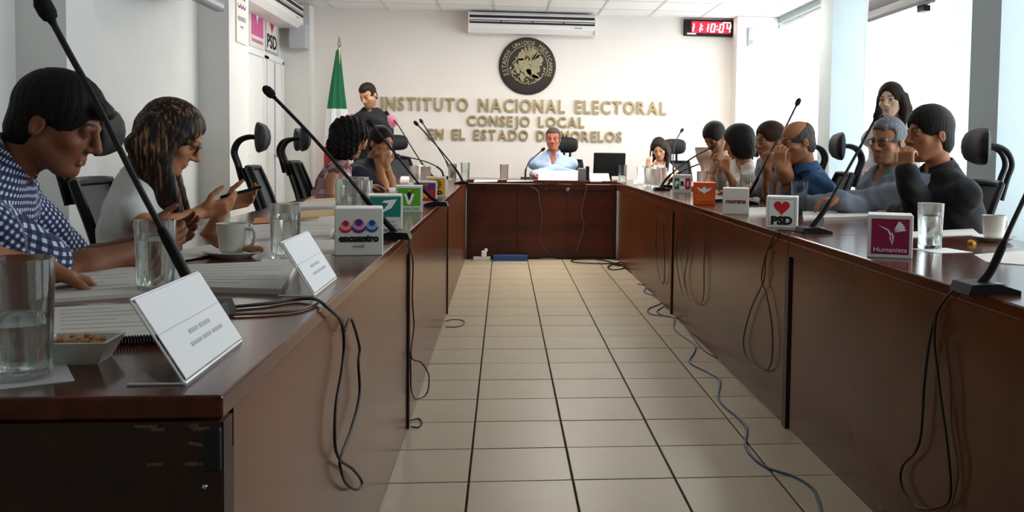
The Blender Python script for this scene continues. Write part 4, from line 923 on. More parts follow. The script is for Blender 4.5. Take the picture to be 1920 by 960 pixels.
# --- materials of people
def tint_mat():
    m = bpy.data.materials.new('skin'); MATS['skin'] = m; m.use_nodes = True; nt = m.node_tree; b = nt.nodes['Principled BSDF']
    a = nt.nodes.new('ShaderNodeAttribute'); a.attribute_name = 'tint'; nt.links.new(a.outputs[0], b.inputs['Base Color']); b.inputs['Roughness'].default_value = .58; b.inputs['Specular IOR Level'].default_value = .3
    n = nt.nodes.new('ShaderNodeTexNoise'); n.inputs['Scale'].default_value = 260; bp = nt.nodes.new('ShaderNodeBump'); bp.inputs['Strength'].default_value = .08; bp.inputs['Distance'].default_value = .002; nt.links.new(n.outputs[0], bp.inputs['Height']); nt.links.new(bp.outputs[0], b.inputs['Normal'])
tint_mat()
def hair_mat(name, c, c2, sc=55):
    m = mat(name, c, .6, spec=.18, var=.5, vscale=sc, stretch=(1, 1, .12), col2=c2, bump=.6, bscale=220); return m
hair_mat('hair_black', '0f0b0a', '1c1512'); hair_mat('hair_dark', '17100d', '2a1c15'); mat('hair_streak', '1a100c', .55, spec=.25, var=.5, vscale=110, stretch=(1, 1, .035), col2='86633c', bump=.4, bscale=220, vlo=.52, vhi=.68); hair_mat('hair_grey', '35353a', '77777a', 120); hair_mat('hair_greydark', '2c2724', '5a524d', 120); hair_mat('hair_brown', '20130d', '3b2416')
for nm, c in (('cloth_white', 'd3d2cf'), ('cloth_ltblue', 'a3b6d6'), ('cloth_blue', '2c4a70'), ('cloth_grey', '6d737d'), ('cloth_black', '0d0e12'), ('cloth_pink', 'b56f80'), ('cloth_vest', '15161c'), ('cloth_cream', 'c9c5bc'), ('cloth_palepink', 'c7bdbd'), ('cloth_jeans', '2a3550'), ('cloth_trouser', '1c1d22'), ('cloth_tan', 'a58a78'), ('cloth_navy', '232838')):
    mat(nm, c, .85, bump=.3, bscale=220, sheen=.0, var=.12, vscale=14)
def gingham():
    m = bpy.data.materials.new('cloth_gingham'); MATS['cloth_gingham'] = m; m.use_nodes = True; nt = m.node_tree; b = nt.nodes['Principled BSDF']; b.inputs['Roughness'].default_value = .85; L = nt.links.new
    tc = nt.nodes.new('ShaderNodeAttribute'); tc.attribute_name = 'weave'; fac = []
    for v in ((1, 0, 0), (0, 1, 0)):
        d = nt.nodes.new('ShaderNodeVectorMath'); d.operation = 'DOT_PRODUCT'; d.inputs[1].default_value = v; L(tc.outputs['Vector'], d.inputs[0])
        x = nt.nodes.new('ShaderNodeMath'); x.operation = 'MULTIPLY'; x.inputs[1].default_value = 2*math.pi/.0155; L(d.outputs['Value'], x.inputs[0])
        s = nt.nodes.new('ShaderNodeMath'); s.operation = 'SINE'; L(x.outputs[0], s.inputs[0]); g = nt.nodes.new('ShaderNodeMath'); g.operation = 'GREATER_THAN'; g.inputs[1].default_value = .1; L(s.outputs[0], g.inputs[0]); fac.append(g)
    a = nt.nodes.new('ShaderNodeMath'); a.operation = 'ADD'; L(fac[0].outputs[0], a.inputs[0]); L(fac[1].outputs[0], a.inputs[1]); h = nt.nodes.new('ShaderNodeMath'); h.operation = 'MULTIPLY'; h.inputs[1].default_value = .5; L(a.outputs[0], h.inputs[0])
    r = nt.nodes.new('ShaderNodeValToRGB'); L(h.outputs[0], r.inputs[0]); r.color_ramp.interpolation = 'CONSTANT'
    e = r.color_ramp.elements; e[0].position = 0; e[0].color = srgb('161c33'); e[1].position = .4; e[1].color = srgb('313c63'); q = e.new(.8); q.color = srgb('c3cad6')
    L(r.outputs[0], b.inputs['Base Color'])
gingham()
def floral():
    m = bpy.data.materials.new('cloth_floral'); MATS['cloth_floral'] = m; m.use_nodes = True; nt = m.node_tree; b = nt.nodes['Principled BSDF']; b.inputs['Roughness'].default_value = .85
    v = nt.nodes.new('ShaderNodeTexVoronoi'); v.inputs['Scale'].default_value = 26; tc = nt.nodes.new('ShaderNodeTexCoord'); nt.links.new(tc.outputs['Object'], v.inputs[0])
    r = nt.nodes.new('ShaderNodeValToRGB'); nt.links.new(v.outputs['Color'], r.inputs[0]); e = r.color_ramp.elements; r.color_ramp.interpolation = 'CONSTANT'; e[0].color = srgb('6b4048'); e[1].position = .4; e[1].color = srgb('a4807f'); q = e.new(.75); q.color = srgb('c9bac6')
    nt.links.new(r.outputs[0], b.inputs['Base Color'])
floral()

SKINS = dict(tan='94603f', mid='a8714e', light='bb8a6a', dark='74462e', pale='cba68f', red='a8654c')
def rotm(fwd_deg, pitch, roll):
    """columns: right, forward, up. pitch>0 looks down, roll>0 tips to own right"""
    a = math.radians(fwd_deg); f = V3(math.cos(a), math.sin(a), 0); r = V3(f[1], -f[0], 0); u = V3(0, 0, 1); p = math.radians(pitch); ro = math.radians(roll)
    f2 = f*math.cos(p)-u*math.sin(p); u2 = u*math.cos(p)+f*math.sin(p); r2 = r*math.cos(ro)-u2*math.sin(ro); u3 = u2*math.cos(ro)+r*math.sin(ro)
    return np.stack([r2, f2, u3], 1)
def head_ops(F, C, R, s, male=True):
    P = lambda *q: C+R @ (V3(*q)*s)
    F.ell(P(0, -.014, .034), V3(.075, .097, .083)*s, R, .02)
    F.ell(P(0, .027, -.04), V3(.057, .061, .064)*s, R, .03)
    F.cone(P(0, .068, -.093), P(0, .056, -.09), .019*s, .02*s, .018)
    for x in (-1, 1):
        F.cone(P(x*.05, -.002, -.05), P(x*.022, .05, -.09), (.02 if male else .016)*s, .02*s, .025)
        F.ell(P(x*.042, .052, -.022), V3(.022, .022, .018)*s, R, .02)
        F.ell(P(x*.031, .098, .006), V3(.018, .02, .013)*s, R, .012, True)
        F.ell(P(x*.031, .072, .006), V3(.0145, .0135, .012)*s, R, .003)
        F.ell(P(x*.076, -.016, -.006), V3(.008, .017, .03)*s, R @ rotm(90, 0, x*-10), .005)
        F.ell(P(x*.085, -.011, -.006), V3(.006, .010, .019)*s, R, .003, True)
        F.ell(P(x*.0125, .09, -.03), V3(.009, .011, .008)*s, R, .006)
        F.cone(P(x*.012, .086, .026), P(x*.042, .074, .024), .008*s, .007*s, .012)
    F.cone(P(0, .088, .014), P(0, .106, -.024), .0085*s, .0125*s, .01)
    F.cone(P(-.017, .082, -.0565), P(.017, .082, -.0565), .0062*s, .0062*s, .004); F.cone(P(0, .087, -.056), P(0, .087, -.057), .006*s, .006*s, .004)
    F.cone(P(-.014, .083, -.068), P(.014, .083, -.068), .0072*s, .0072*s, .004)
def head_tint(C, R, s, skin, brow, lip=(.45, .16, .13), stubble=0, down=False):
    sk = np.array(srgb(skin)[:3]); br = np.array(srgb(brow)[:3]); lp = np.array(lip)*.3+sk*.62
    def fn(V):
        q = ((V-C) @ R)/s; col = np.tile(sk, (len(V), 1)); n = np.sin(V[:, 0]*70)*np.sin(V[:, 1]*63)*np.sin(V[:, 2]*57); col *= (1+.06*n)[:, None]
        x, y, z = np.abs(q[:, 0]), q[:, 1], q[:, 2]
        def blend(m, c, k=1): col[m] = col[m]*(1-k)+np.asarray(c)*k
        blend((z < -.045) & (z > -.125) & (y > -.01) & (x < .07) & (stubble > 0), br, stubble)
        blend((((x)/.024)**2+((z+.062)/.0125)**2 < 1) & (y > .07), lp)
        blend((z > -.0638) & (z < -.0612) & (x < .021) & (y > .07), lp*.35)
        zb = .0275-.0000+.004*np.cos((x-.03)*60); blend((np.abs(z-zb) < .0042) & (x > .013) & (x < .05) & (y > .05), br, .85)
        ey = (((x-.031)/.0135)**2+((z-.006)/.0048)**2 < 1) & (y > .06); blend(ey, sk*.5 if down else (.36, .32, .29)); blend(ey & ((z < .0045) if down else (((x-.031)/.006)**2+((z-.006)/.0062)**2 < 1)), (.02, .012, .008))
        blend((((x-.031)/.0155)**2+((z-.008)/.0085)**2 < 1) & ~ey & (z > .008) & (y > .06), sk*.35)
        blend((((x-.009)/.004)**2+((z+.036)/.003)**2 < 1) & (y > .08), sk*.25)
        return col
    return fn
def hand_ops(F, Wp, d, n, right, curl=.5, spread=.0, s=1.0, point=False):
    d = nrm(d); n = nrm(n-d*(n @ d)); a = np.cross(d, n)*(1 if right else -1)       # a: towards the thumb
    Mx = np.stack([a, d, n], 1); F.box(Wp+d*.048*s, V3(.039, .048, .0135)*s, Mx, .013*s, .012); F.cone(Wp-d*.01, Wp+d*.02*s, .024*s, .02*s, .015)
    for i, (o, L) in enumerate(((.029, .072), (.0095, .08), (-.0105, .074), (-.029, .058))):
        p = Wp+d*(.09-.004*abs(i-1))*s+a*o*s; c = curl*(1+.1*i)*(0.15 if point and i == 0 else 1); ang = 0.12
        for j, f in enumerate((.45, .31, .24)):
            ang += c*(.75, .85, .6)[j]; u = nrm(d*math.cos(ang)+n*math.sin(ang)+a*(o*spread*6)); q = p+u*L*f*s; F.cone(p, q, (.0096-.0009*j)*s, (.0088-.0009*j)*s, .0035); p = q
    p = Wp+d*.022*s+a*.028*s; u = nrm(d*.55+a*.75+n*.35); q = p+u*.042*s; F.cone(p, q, .015*s, .0105*s, .012); u = nrm(d*.85+a*.25+n*(.2+.4*curl)); F.cone(q, q+u*.03*s, .0105*s, .0095*s, .004); F.cone(q+u*.03*s, q+u*.054*s, .0095*s, .0075*s, .004)
def ik(S, Wp, l1, l2, hint):
    v = Wp-S; D = np.linalg.norm(v); u = v/D
    if D > (l1+l2)*.995: k = D/((l1+l2)*.995); l1 *= k; l2 *= k
    a = (l1*l1-l2*l2+D*D)/(2*D); h = math.sqrt(max(l1*l1-a*a, 1e-6)); w = hint-u*(hint @ u); return S+u*a+nrm(w)*h
def person(label, head, face, pelvis, torso, L, R_, skin='tan', hair=None, top=None, pants='cloth_trouser', male=True, vox=.005, hs=1.0, build=1.0, seated=True, stubble=0, extra=None, name='person', shw=None, arm_r=1.0, nko=(.06, .155)):
    if not male: build *= .88
    """head: world head centre; face=(dir,pitch,roll); pelvis: world; torso: facing degrees; L,R_: dict(w=wrist,d=fingers,n=palm,curl,hint)"""
    C = np.asarray(head, float); Pv = np.asarray(pelvis, float); root = thing(name, label, 'person', (Pv[0], Pv[1], 0)); O = V3(Pv[0], Pv[1], 0)
    Rh = rotm(*face); ta = math.radians(torso); fw = V3(math.cos(ta), math.sin(ta), 0); rt = V3(fw[1], -fw[0], 0); up = V3(0, 0, 1)
    nk = C+Rh @ V3(0, -.03, -.07)*hs; neck = C-nrm(V3(Rh[0, 1], Rh[1, 1], 0))*nko[0]-up*nko[1]; sp = neck-Pv; su = nrm(sp); bf = nrm(np.cross(su, rt))*-1
    bf = bf if bf @ fw > 0 else -bf; B = np.stack([rt, bf, su], 1)
    sw = (shw or (.19 if male else .185))*build; chest = Pv+sp*.66+bf*.0; waist = Pv+sp*.3-bf*.01; b = build
    SR = neck-su*.108+rt*sw; SL = neck-su*.108-rt*sw
    def arms():
        out = []
        for S, q, sg in ((SR, R_, 1), (SL, L, -1)):
            hint = q.get('hint', None); hint = np.asarray(hint, float) if hint is not None else (-up*.8-fw*.3+rt*sg*.5)
            Wp = np.asarray(q['w'], float); out.append((S, np.asarray(q['e'], float) if 'e' in q else ik(S, Wp, .285, .25, hint), Wp))
        return out
    AR = arms(); hips = [Pv+rt*.09*sg-up*.01 for sg in (1, -1)]
    if seated: legs = [(h, h+fw*.41+rt*.05*sg+up*.02, None) for h, sg in zip(hips, (1, -1))]; legs = [(h, k, V3(k[0], k[1], 0)+fw*.02+up*.09) for h, k, _ in legs]
    else: legs = [(h, (h+V3(h[0], h[1], .09))/2+fw*.03+rt*.01*sg, V3(h[0], h[1], .09)+rt*.02*sg) for h, sg in zip(hips, (1, -1))]
    def torso_ops(F, o=0, belly=0):
        F.box(neck-su*.218-bf*.01, V3(sw*.95+o, .1*b+o, .162+o), B, .085+o, .03); F.ell(chest, V3(.145*b+o, .108*b+o, .19+o), B, .03)
        F.ell(waist, V3(.14*b+o, .1*b+belly+o, .17+o), B, .05); F.ell(Pv, V3(.165*b+o, .115*b+o, .11+o), B, .05)
        if not male: [F.ell(chest+rt*.065*sg+bf*.07, V3(.06, .055, .06)+o*.5, B, .03) for sg in (1, -1)]
    F = Field(); torso_ops(F)
    F.cone(neck-su*.03, nk, (.058 if male else .048)*b, (.052 if male else .043)*hs, .03)
    F.cone(neck-su*.07+rt*.11, neck-su*.01, .034, .042, .03); F.cone(neck-su*.07-rt*.11, neck-su*.01, .034, .042, .03)
    for (S, E, Wp) in AR:
        r = arm_r*(1 if male else .86)*b; F.ell(S, V3(1, 1, 1)*.049*r, None, .02); F.cone(S, E, .05*r, .042*r, .02); F.cone(E, E+(Wp-E)*.35, .042*r, .043*r, .02); F.cone(E+(Wp-E)*.35, Wp, .043*r, .0255*r, .02)
    for q, right in ((R_, True), (L, False)): hand_ops(F, np.asarray(q['w'], float), np.asarray(q['d'], float), np.asarray(q['n'], float), right, q.get('curl', .5), q.get('spread', .1), .95 if male else .86, q.get('point', False))
    for h, k, a in legs: F.cone(h, k, .085*b, .058, .04); F.cone(k, a, .056, .038, .03); F.cone(a-up*.045-fw*.03, a-up*.055+fw*.13, .035, .03, .02)
    head_ops(F, C, Rh, hs, male)
    lo, hi = F.bounds(); ex = []; bl = []; body_h = max(.0105, vox*2)
    hb = (C-V3(.135, .135, .125)*hs, C+V3(.135, .135, .15)*hs); boxes = [hb]
    for q in (R_, L): m = np.asarray(q['w'], float)+nrm(q['d'])*.085; boxes.append((m-.115, m+.115))
    hand_v = min(vox, .006)
    for i, (l, h) in enumerate(boxes): bl.append(polygonise(F, l-body_h*1.2, h+body_h*1.2, vox if i == 0 else hand_v))
    bl.insert(0, polygonise(F, lo, hi, body_h, boxes))
    field_obj('body', bl, 'skin', root, O, head_tint(C, Rh, hs, SKINS[skin], (hair or {}).get('brow', '17110e'), stubble=stubble, down=face[1] > 15))
    P = lambda *q: C+Rh @ (V3(*q)*hs)
    # hair
    if hair:
        H = Field(); v = hair.get('vol', .012); st = hair['style']
        sh = st in ('short', 'crop', 'bald'); g0 = (.003 if st == 'crop' else .0045) if sh else v
        H.ell(P(0, -.016, .034+(0 if sh else v*.4)), V3(.0755+g0, .0975+g0, .0835+g0)*hs, Rh, .02)
        if st in ('short', 'crop'): H.ell(P(0, -.008, .052+v*.35), V3(.066+v*.7, .088+v*.7, .066+v)*hs, Rh, .025)
        if st in ('short', 'crop', 'bald'):
            H.ell(P(0, .125, -.03), V3(.095, .085, .108+hair.get('front', 0))*hs, Rh, .012, True)
            for x in (-1, 1): H.ell(P(x*.09, .012, -.03), V3(.034, .03, .036)*hs, Rh, .01, True)
            H.ell(P(0, -.05, -.03), V3(.066, .061, .066)*hs, Rh, .02)
            for x in (-1, 1): H.ell(P(x*.09, .006, -.04), V3(.036, .034, .042)*hs, Rh, .008, True)
            if st == 'crop':
                for x in (-1, 1): H.ell(P(x*.062, .07, .045), V3(.034, .04, .036)*hs, Rh, .012, True)
            if st == 'bald': H.ell(P(0, .045, .095), V3(.085, .115, .075)*hs, Rh, .02, True)
            H.cut(P(0, -.06, -.078), Rh @ V3(0, .25, -1))
            if hair.get('fringe'): H.ell(P(.0, .082, .07), V3(.055, .028, .022)*hs, Rh, .015)
        elif st == 'long':
            H.ell(P(0, .13, -.03), V3(.066, .1, .115)*hs, Rh, .015, True); ln = hair.get('len', .3)
            dn = lambda x, y, z, l: P(x, y, z)-V3(0, 0, 1)*l
            for x in hair.get('sides', (-1, 1)):
                for y, r in (((.03, .02),) if not hair.get('open') else ())+((.0, .026), (-.035, .03), (-.07, .032)):
                    a = P(x*.074, y, .02); H.cone(a, P(x*.088, y-.004, -.07), r*.9, r, .015); e = P(x*.085, y*1.0, -.07)-V3(0, 0, 1)*(ln-.1)+fw*hair.get('fwd', .0); H.cone(P(x*.088, y-.004, -.07), e, r, r*.6, .015)
            H.cone(P(-.03, -.075, 0), P(-.03, -.085, -.1)-V3(0, 0, 1)*(ln-.12), .05, .035, .02); H.cone(P(.03, -.075, 0), P(.03, -.085, -.1)-V3(0, 0, 1)*(ln-.12), .05, .035, .02)
            if hair.get('bangs'): H.cone(P(-.03, .09, .075), P(.055, .082, .03), .016, .012, .012)
        elif st in ('bob', 'curly'):
            for x in (-1, 1): H.ell(P(x*.055, -.02, -.03), V3(.042+v*.6, .075+v*.6, .075+v)*hs, Rh, .03)
            H.ell(P(0, -.06, -.035), V3(.075+v, .06+v*.6, .08+v)*hs, Rh, .03); H.ell(P(0, .14, -.035), V3(.06, .105, .105)*hs, Rh, .015, True)
        rr = Rh; cc = C; amp = hair.get('amp', .0012); fr = hair.get('freq', 30)
        def warp(X, Y, Z):
            q = [(X-cc[0])*rr[0, j]+(Y-cc[1])*rr[1, j]+(Z-cc[2])*rr[2, j] for j in range(3)]
            if st == 'curly': return amp*(np.sin(q[0]*150+q[2]*60)*np.sin(q[1]*140-q[2]*50)*np.sin(q[2]*150+q[0]*70))*2
            ph = np.arctan2(q[0], q[1]+.02); return amp*(np.sin(ph*fr+4*np.sin(q[2]*18+ph))*.5+np.sin(ph*fr*2.3+7*np.sin(q[2]*11+2*ph)+q[2]*60)*.5)
        lo, hi = H.bounds(); field_obj('hair', [polygonise(H, lo, hi, vox*1.1, warp=warp)], hair.get('mat', 'hair_black'), root, O)
    # clothing
    wr = lambda amp: (lambda X, Y, Z: amp*(np.sin(X*48+Z*31+2*np.sin(Y*23))*np.sin(Y*41-Z*27)+.6*np.sin((X+Y)*26+Z*60)))
    tv_ = max(vox*1.7, .0075)
    def weave(V):
        def cyl(a, d, ref, rad):
            d = nrm(d); ref = nrm(ref-d*(ref @ d)); oth = np.cross(d, ref); q = V-a; t = q @ d; return np.stack([np.arctan2(q @ oth, q @ ref)*rad, t, 0*t], 1)
        out = cyl(Pv, su, bf, .15)
        for S, E, Wp in AR:
            v = E-S; L2 = v @ v; t = np.clip((V-S) @ v/L2, 0, 1.6); dd = np.linalg.norm(V-S-t[:, None]*v, axis=1); tc_ = np.abs((V-chest) @ rt); m = (dd < .1) & (tc_ > .165*b) & (t > -.1); out[m] = cyl(S, v, bf, .07)[m]
        return out
    def make_collar(m_, o, par):
        ax = nrm(nk-neck); f = nrm(bf-ax*(bf @ ax)); r = np.cross(f, ax); c0 = neck+ax*(.004); mb = MB(); N = 26; g = .32; VV = []; FF = []
        for i in range(N+1):
            th = g+(2*math.pi-2*g)*i/N; pt = max(0, math.cos(th))**3; dr = f*math.cos(th)*.98+r*math.sin(th)
            for rr_, z in ((.066*b, -.012), (.0625*b, .034-.012*pt), (.0665*b, .036-.012*pt), (.080*b+o*.3, -.004-.03*pt), (.074*b, -.012-.026*pt)): VV.append(tuple(c0+dr*rr_+ax*z-O))
        for i in range(N):
            for j in range(5): FF.append((i*5+j, i*5+(j+1) % 5, (i+1)*5+(j+1) % 5, (i+1)*5+j))
        FF.append(tuple(range(5))); FF.append(tuple(N*5+j for j in range(4, -1, -1))); mb.add(VV, FF); ob = mb.build('collar', m_, par, False); vv = weave(np.array([v.co[:] for v in ob.data.vertices])+O)
        at = ob.data.attributes.new('weave', 'FLOAT_VECTOR', 'POINT'); at.data.foreach_set('vector', vv.astype(np.float32).ravel())
    def garment(nm, m_, o, sleeve, belly=0, frac=.78, neckcut=.012, vee=0, hem=-.12, collar=True, loose=1.0, amp=.0055, shoulder=True):
        G = Field(); torso_ops(G, o, belly)
        if shoulder:
            for sg in (1, -1): G.cone(neck-su*.07+rt*.11*sg, neck-su*.03+rt*.035*sg, .035+o, .045+o, .03)
        for (S, E, Wp) in AR:
            r = arm_r*(1 if male else .86)*b
            if sleeve == 'short': e = S+(E-S)*frac; G.ell(S, V3(1, 1, 1)*(.049*r+o), None, .025); G.cone(S, e, .052*r+o, .052*r*loose+o*1.2, .02); G.cut
            elif sleeve == 'cap': e = S+(E-S)*.08; G.ell(S, V3(1, 1, 1)*(.049*r+o*.7), None, .02); G.cone(S, e, .05*r+o*.7, .05*r+o*.8, .01)
            elif sleeve == 'long': e = E+(Wp-E)*.93; G.ell(S, V3(1, 1, 1)*(.049*r+o), None, .025); G.cone(S, E, .052*r+o, .046*r+o, .02); G.cone(E, e, .046*r+o, .034*r+o, .02)
        nb = neck+(nk-neck)*.0
        G.cone(neck-su*.0+(nk-neck)*.2, nk+(nk-neck)*1.2, .058*b+neckcut, .062*b+neckcut*2, .006, True)
        if vee: G.cone(neck+bf*.08, neck+bf*.14-su*vee, .05, .012, .01, True)
        if hem is not None: G.cut(Pv+su*hem, -su)
        lo, hi = G.bounds(); ob = field_obj(nm, [polygonise(G, lo, hi, tv_, warp=wr(amp))], m_, root, O, None, weave); 
        if collar: make_collar(m_, o, ob)
        return ob
    if top: 
        for g in (top if isinstance(top, list) else [top]): garment(**g)
    if pants:
        G = Field(); G.ell(Pv, V3(.175*b, .125*b, .115), B, .05)
        for h, k, a in legs: G.cone(h, k, .097*b, .072, .04); G.cone(k, a+up*.02, .07, .055, .03)
        lo, hi = G.bounds(); field_obj('trousers', [polygonise(G, lo, hi, .014)], pants, root, O)
        for h, k, a in legs:
            G = Field(); G.cone(a-up*.03-fw*.03, a-up*.045+fw*.08, .048, .044, .02); G.cone(a-up*.045+fw*.08, a-up*.05+fw*.15, .044, .036, .02); G.cut(V3(0, 0, .002), V3(0, 0, -1)); lo, hi = G.bounds(); field_obj('shoe', [polygonise(G, lo, hi, .012)], 'black_plastic', root, O)
    ctx = dict(root=root, P=P, C=C, R=Rh, O=O, neck=neck, fw=fw, rt=rt, su=su, bf=bf, AR=AR, hs=hs)
    if extra: extra(ctx)
    return ctx
def glasses_on(m_='black_plastic', r=.0016):
    def f(c):
        P, O = c['P'], c['O']; m = MB(); k = lambda q: tuple(P(*q)-O)
        for x in (-1, 1):
            m.tube([k((x*.032+.023*math.cos(t), .094-.008*abs(math.cos(t))*0, .004+.017*math.sin(t))) for t in [2*math.pi*i/18 for i in range(19)]], r, 6, False); m.tube([k((x*.055, .094, .01)), k((x*.075, .06, .012)), k((x*.081, -.01, .008))], r, 6)
        m.tube([k((-.009, .095, .008)), k((0, .099, .01)), k((.009, .095, .008))], r, 6); m.build('spectacles', m_, c['root'], True)
    return f
def band(i, f, m_, nm='wristwatch', w=.018, r=.032):
    def fn(c):
        S, E, Wp = c['AR'][i]; u = nrm(Wp-E); p = Wp-u*f-c['O']; m = MB(); m.tube([tuple(p-u*w/2), tuple(p+u*w/2)], r, 16); m.build(nm, m_, c['root'], True)
    return fn
def multi(*fs): return lambda c: [f(c) for f in fs]
def yy(px, py, Y): return np.array(on_y(px, py, Y))
DN = V3(0, 0, -1); UPV = V3(0, 0, 1)
# ---- left row
person('man in navy checked shirt with black hair, looking down, nearest on the left', yy(108, 234, 2.45), (4, 22, 0), V3(-1.50, 2.42, .57), 8,
       dict(w=V3(-1.0, 2.80, T+.055), d=V3(.6, .35, .15), n=V3(.25, -.6, .35), curl=.55, hint=V3(-.2, .5, -.8)), dict(w=V3(-.96, 2.62, T+.045), d=V3(.75, .45, .18), n=V3(-.3, .7, .25), curl=.55, hint=V3(-.1, -.35, -.9)),
       'dark', dict(style='short', vol=.014, mat='hair_black', fringe=True, front=-.008), dict(nm='checked_shirt', m_='cloth_gingham', o=.016, sleeve='short', loose=1.25, amp=.004), vox=.0036, hs=1.0, pants='cloth_jeans', nko=(.115, .095))
person('woman with long streaked hair and white blouse holding a phone', yy(322, 258, 3.3), (12, 30, 0), V3(-1.24, 3.30, .57), 15,
       dict(w=V3(-1.0, 3.52, .90), d=V3(.85, .3, .2), n=V3(0, -.7, .6), curl=.5, hint=V3(-.1, .4, -.8)), dict(w=V3(-1.02, 3.33, .885), d=V3(.85, .3, .2), n=V3(.1, .7, .6), curl=.5, e=V3(-1.10, 3.08, .835)),
       'mid', dict(style='long', vol=.012, len=.30, mat='hair_streak', fwd=.05, amp=.0012, freq=36), dict(nm='blouse', m_='cloth_white', o=.014, sleeve='cap', amp=.004, collar=True), male=False, vox=.0042, hs=.97, pants='cloth_navy', nko=(.09, .135), extra=glasses_on('black_plastic'))
person('person at the lower left edge, only a white short sleeve and forearm showing', V3(-1.30, 1.78, 1.19), (10, 20, 0), V3(-1.62, 1.72, .57), 12,
       dict(w=V3(-.985, 2.15, .835), d=V3(.35, .55, -.25), n=V3(0, 0, -1), curl=.4, e=V3(-1.12, 1.99, .885)), dict(w=V3(-1.06, 1.66, T+.05), d=V3(.8, .2, -.1), n=DN, curl=.45),
       'tan', dict(style='short', vol=.012), dict(nm='white_shirt', m_='cloth_white', o=.018, sleeve='short', loose=1.2, frac=1.0), vox=.006, pants='cloth_trouser')
person('curly dark-haired woman in floral sleeveless top, leaning on the left table', yy(656, 264, 6.75), (-4, 14, 0), V3(-1.27, 6.75, .57), 0,
       dict(w=V3(-.98, 6.95, T+.04), d=V3(.8, .2, .0), n=DN, curl=.4), dict(w=V3(-1.0, 6.5, T+.04), d=V3(.8, .1, 0), n=DN, curl=.4, hint=V3(-.4, -.4, -.8)),
       'mid', dict(style='curly', vol=.036, mat='hair_black', amp=.009), dict(nm='floral_top', m_='cloth_floral', o=.012, sleeve='none', collar=False, neckcut=.03), male=False, vox=.006, pants='cloth_navy')
person('person with hands clasped at the mouth, beside the curly-haired woman', yy(714, 268, 7.4), (-35, 10, 0), V3(-1.32, 7.5, .57), -12,
       dict(w=yy(724, 308, 7.25), d=V3(-.05, .05, 1), n=V3(-.4, .9, 0), curl=.9, hint=V3(.5, -.2, -.8)), dict(w=yy(711, 309, 7.25), d=V3(-.05, .05, 1), n=V3(.6, .8, 0), curl=.9, hint=V3(.3, -.4, -.8)),
       'mid', dict(style='short', vol=.014, mat='hair_dark'), dict(nm='dark_top', m_='cloth_navy', o=.014, sleeve='short'), vox=.006, extra=band(1, .03, 'gold', 'bracelet', .03, .03))
person('standing man in black vest and pink shirt, looking down by the flag', yy(690, 179, 9.95), (245, 28, 4), V3(-1.36, 10.05, .95), 262,
       dict(w=V3(-1.50, 9.78, 1.12), d=V3(.7, -.5, .1), n=V3(0, .5, .6), curl=.6, hint=V3(-.8, .3, -.5)), dict(w=V3(-1.24, 9.78, 1.10), d=V3(-.7, -.5, .1), n=V3(0, .5, .6), curl=.6, hint=V3(.9, .3, -.5)),
       'light', dict(style='crop', vol=.009, mat='hair_dark', front=.008), [dict(nm='pink_shirt', m_='cloth_pink', o=.014, sleeve='long', hem=-.1), dict(nm='black_vest', m_='cloth_vest', o=.03, sleeve='none', hem=-.08, neckcut=.02, collar=True, shoulder=True)], seated=False, vox=.0065, stubble=.35, pants='cloth_jeans', build=1.04)
# ---- head table
person('man in light blue shirt seated at the centre of the head table', yy(1037, 261, 10.25), (262, 4, 0), V3(.52, 10.38, .57), 266,
       dict(w=V3(.30, 9.98, T+.045), d=V3(.9, -.25, 0), n=DN, curl=.35, hint=V3(-.4, .2, -.9)), dict(w=V3(.78, 9.98, T+.045), d=V3(-.9, -.25, 0), n=DN, curl=.35, hint=V3(.4, .2, -.9)),
       'red', dict(style='crop', vol=.005, mat='hair_greydark', front=.018), dict(nm='light_blue_shirt', m_='cloth_ltblue', o=.016, sleeve='long', vee=.12, amp=.004), vox=.0065, build=1.05)
person('young woman with long dark hair writing at the head table', yy(1236, 279, 10.2), (255, 26, 6), V3(1.74, 10.32, .57), 258,
       dict(w=yy(1216, 312, 9.98), d=V3(.1, .0, 1), n=V3(.3, .9, 0), curl=.8, hint=V3(-.9, .1, -.6)), dict(w=V3(1.86, 9.95, T+.04), d=V3(-.8, -.4, 0), n=DN, curl=.4, hint=V3(.8, .3, -.6)),
       'light', dict(style='long', vol=.010, len=.34, mat='hair_dark', fwd=.02, amp=.002), dict(nm='white_top', m_='cloth_white', o=.012, sleeve='none', collar=False, neckcut=.03), male=False, vox=.0065, hs=.96)
# ---- right row
person('dark-haired man bending forward over the far right table', yy(1341, 258, 7.7), (215, 38, 0), V3(1.92, 8.2, .57), 190,
       dict(w=yy(1352, 318, 7.6), d=V3(-.1, -.2, 1), n=V3(-.6, .4, 0), curl=.7, hint=V3(.2, .5, -.8)), dict(w=V3(1.62, 7.45, T+.04), d=V3(-.8, -.2, 0), n=DN, curl=.4, hint=V3(.2, -.5, -.8)),
       'tan', dict(style='short', vol=.016, mat='hair_black'), dict(nm='cream_shirt', m_='cloth_tan', o=.014, sleeve='short'), vox=.006)
person('woman with short black bob and pale top, hand at her chin', yy(1384, 268, 7.0), (168, 12, 0), V3(1.88, 7.2, .57), 180,
       dict(w=V3(1.5, 7.2, T+.04), d=V3(-.8, .2, 0), n=DN, curl=.4), dict(w=yy(1362, 318, 6.85), d=V3(-.05, .1, 1), n=V3(.5, .6, 0), curl=.8, hint=V3(.1, -.4, -.9)),
       'mid', dict(style='bob', vol=.022, mat='hair_black', amp=.002), dict(nm='pale_top', m_='cloth_cream', o=.014, sleeve='short', collar=False, neckcut=.02), male=False, vox=.0058, extra=band(1, .03, 'gold', 'bracelet', .02, .028))
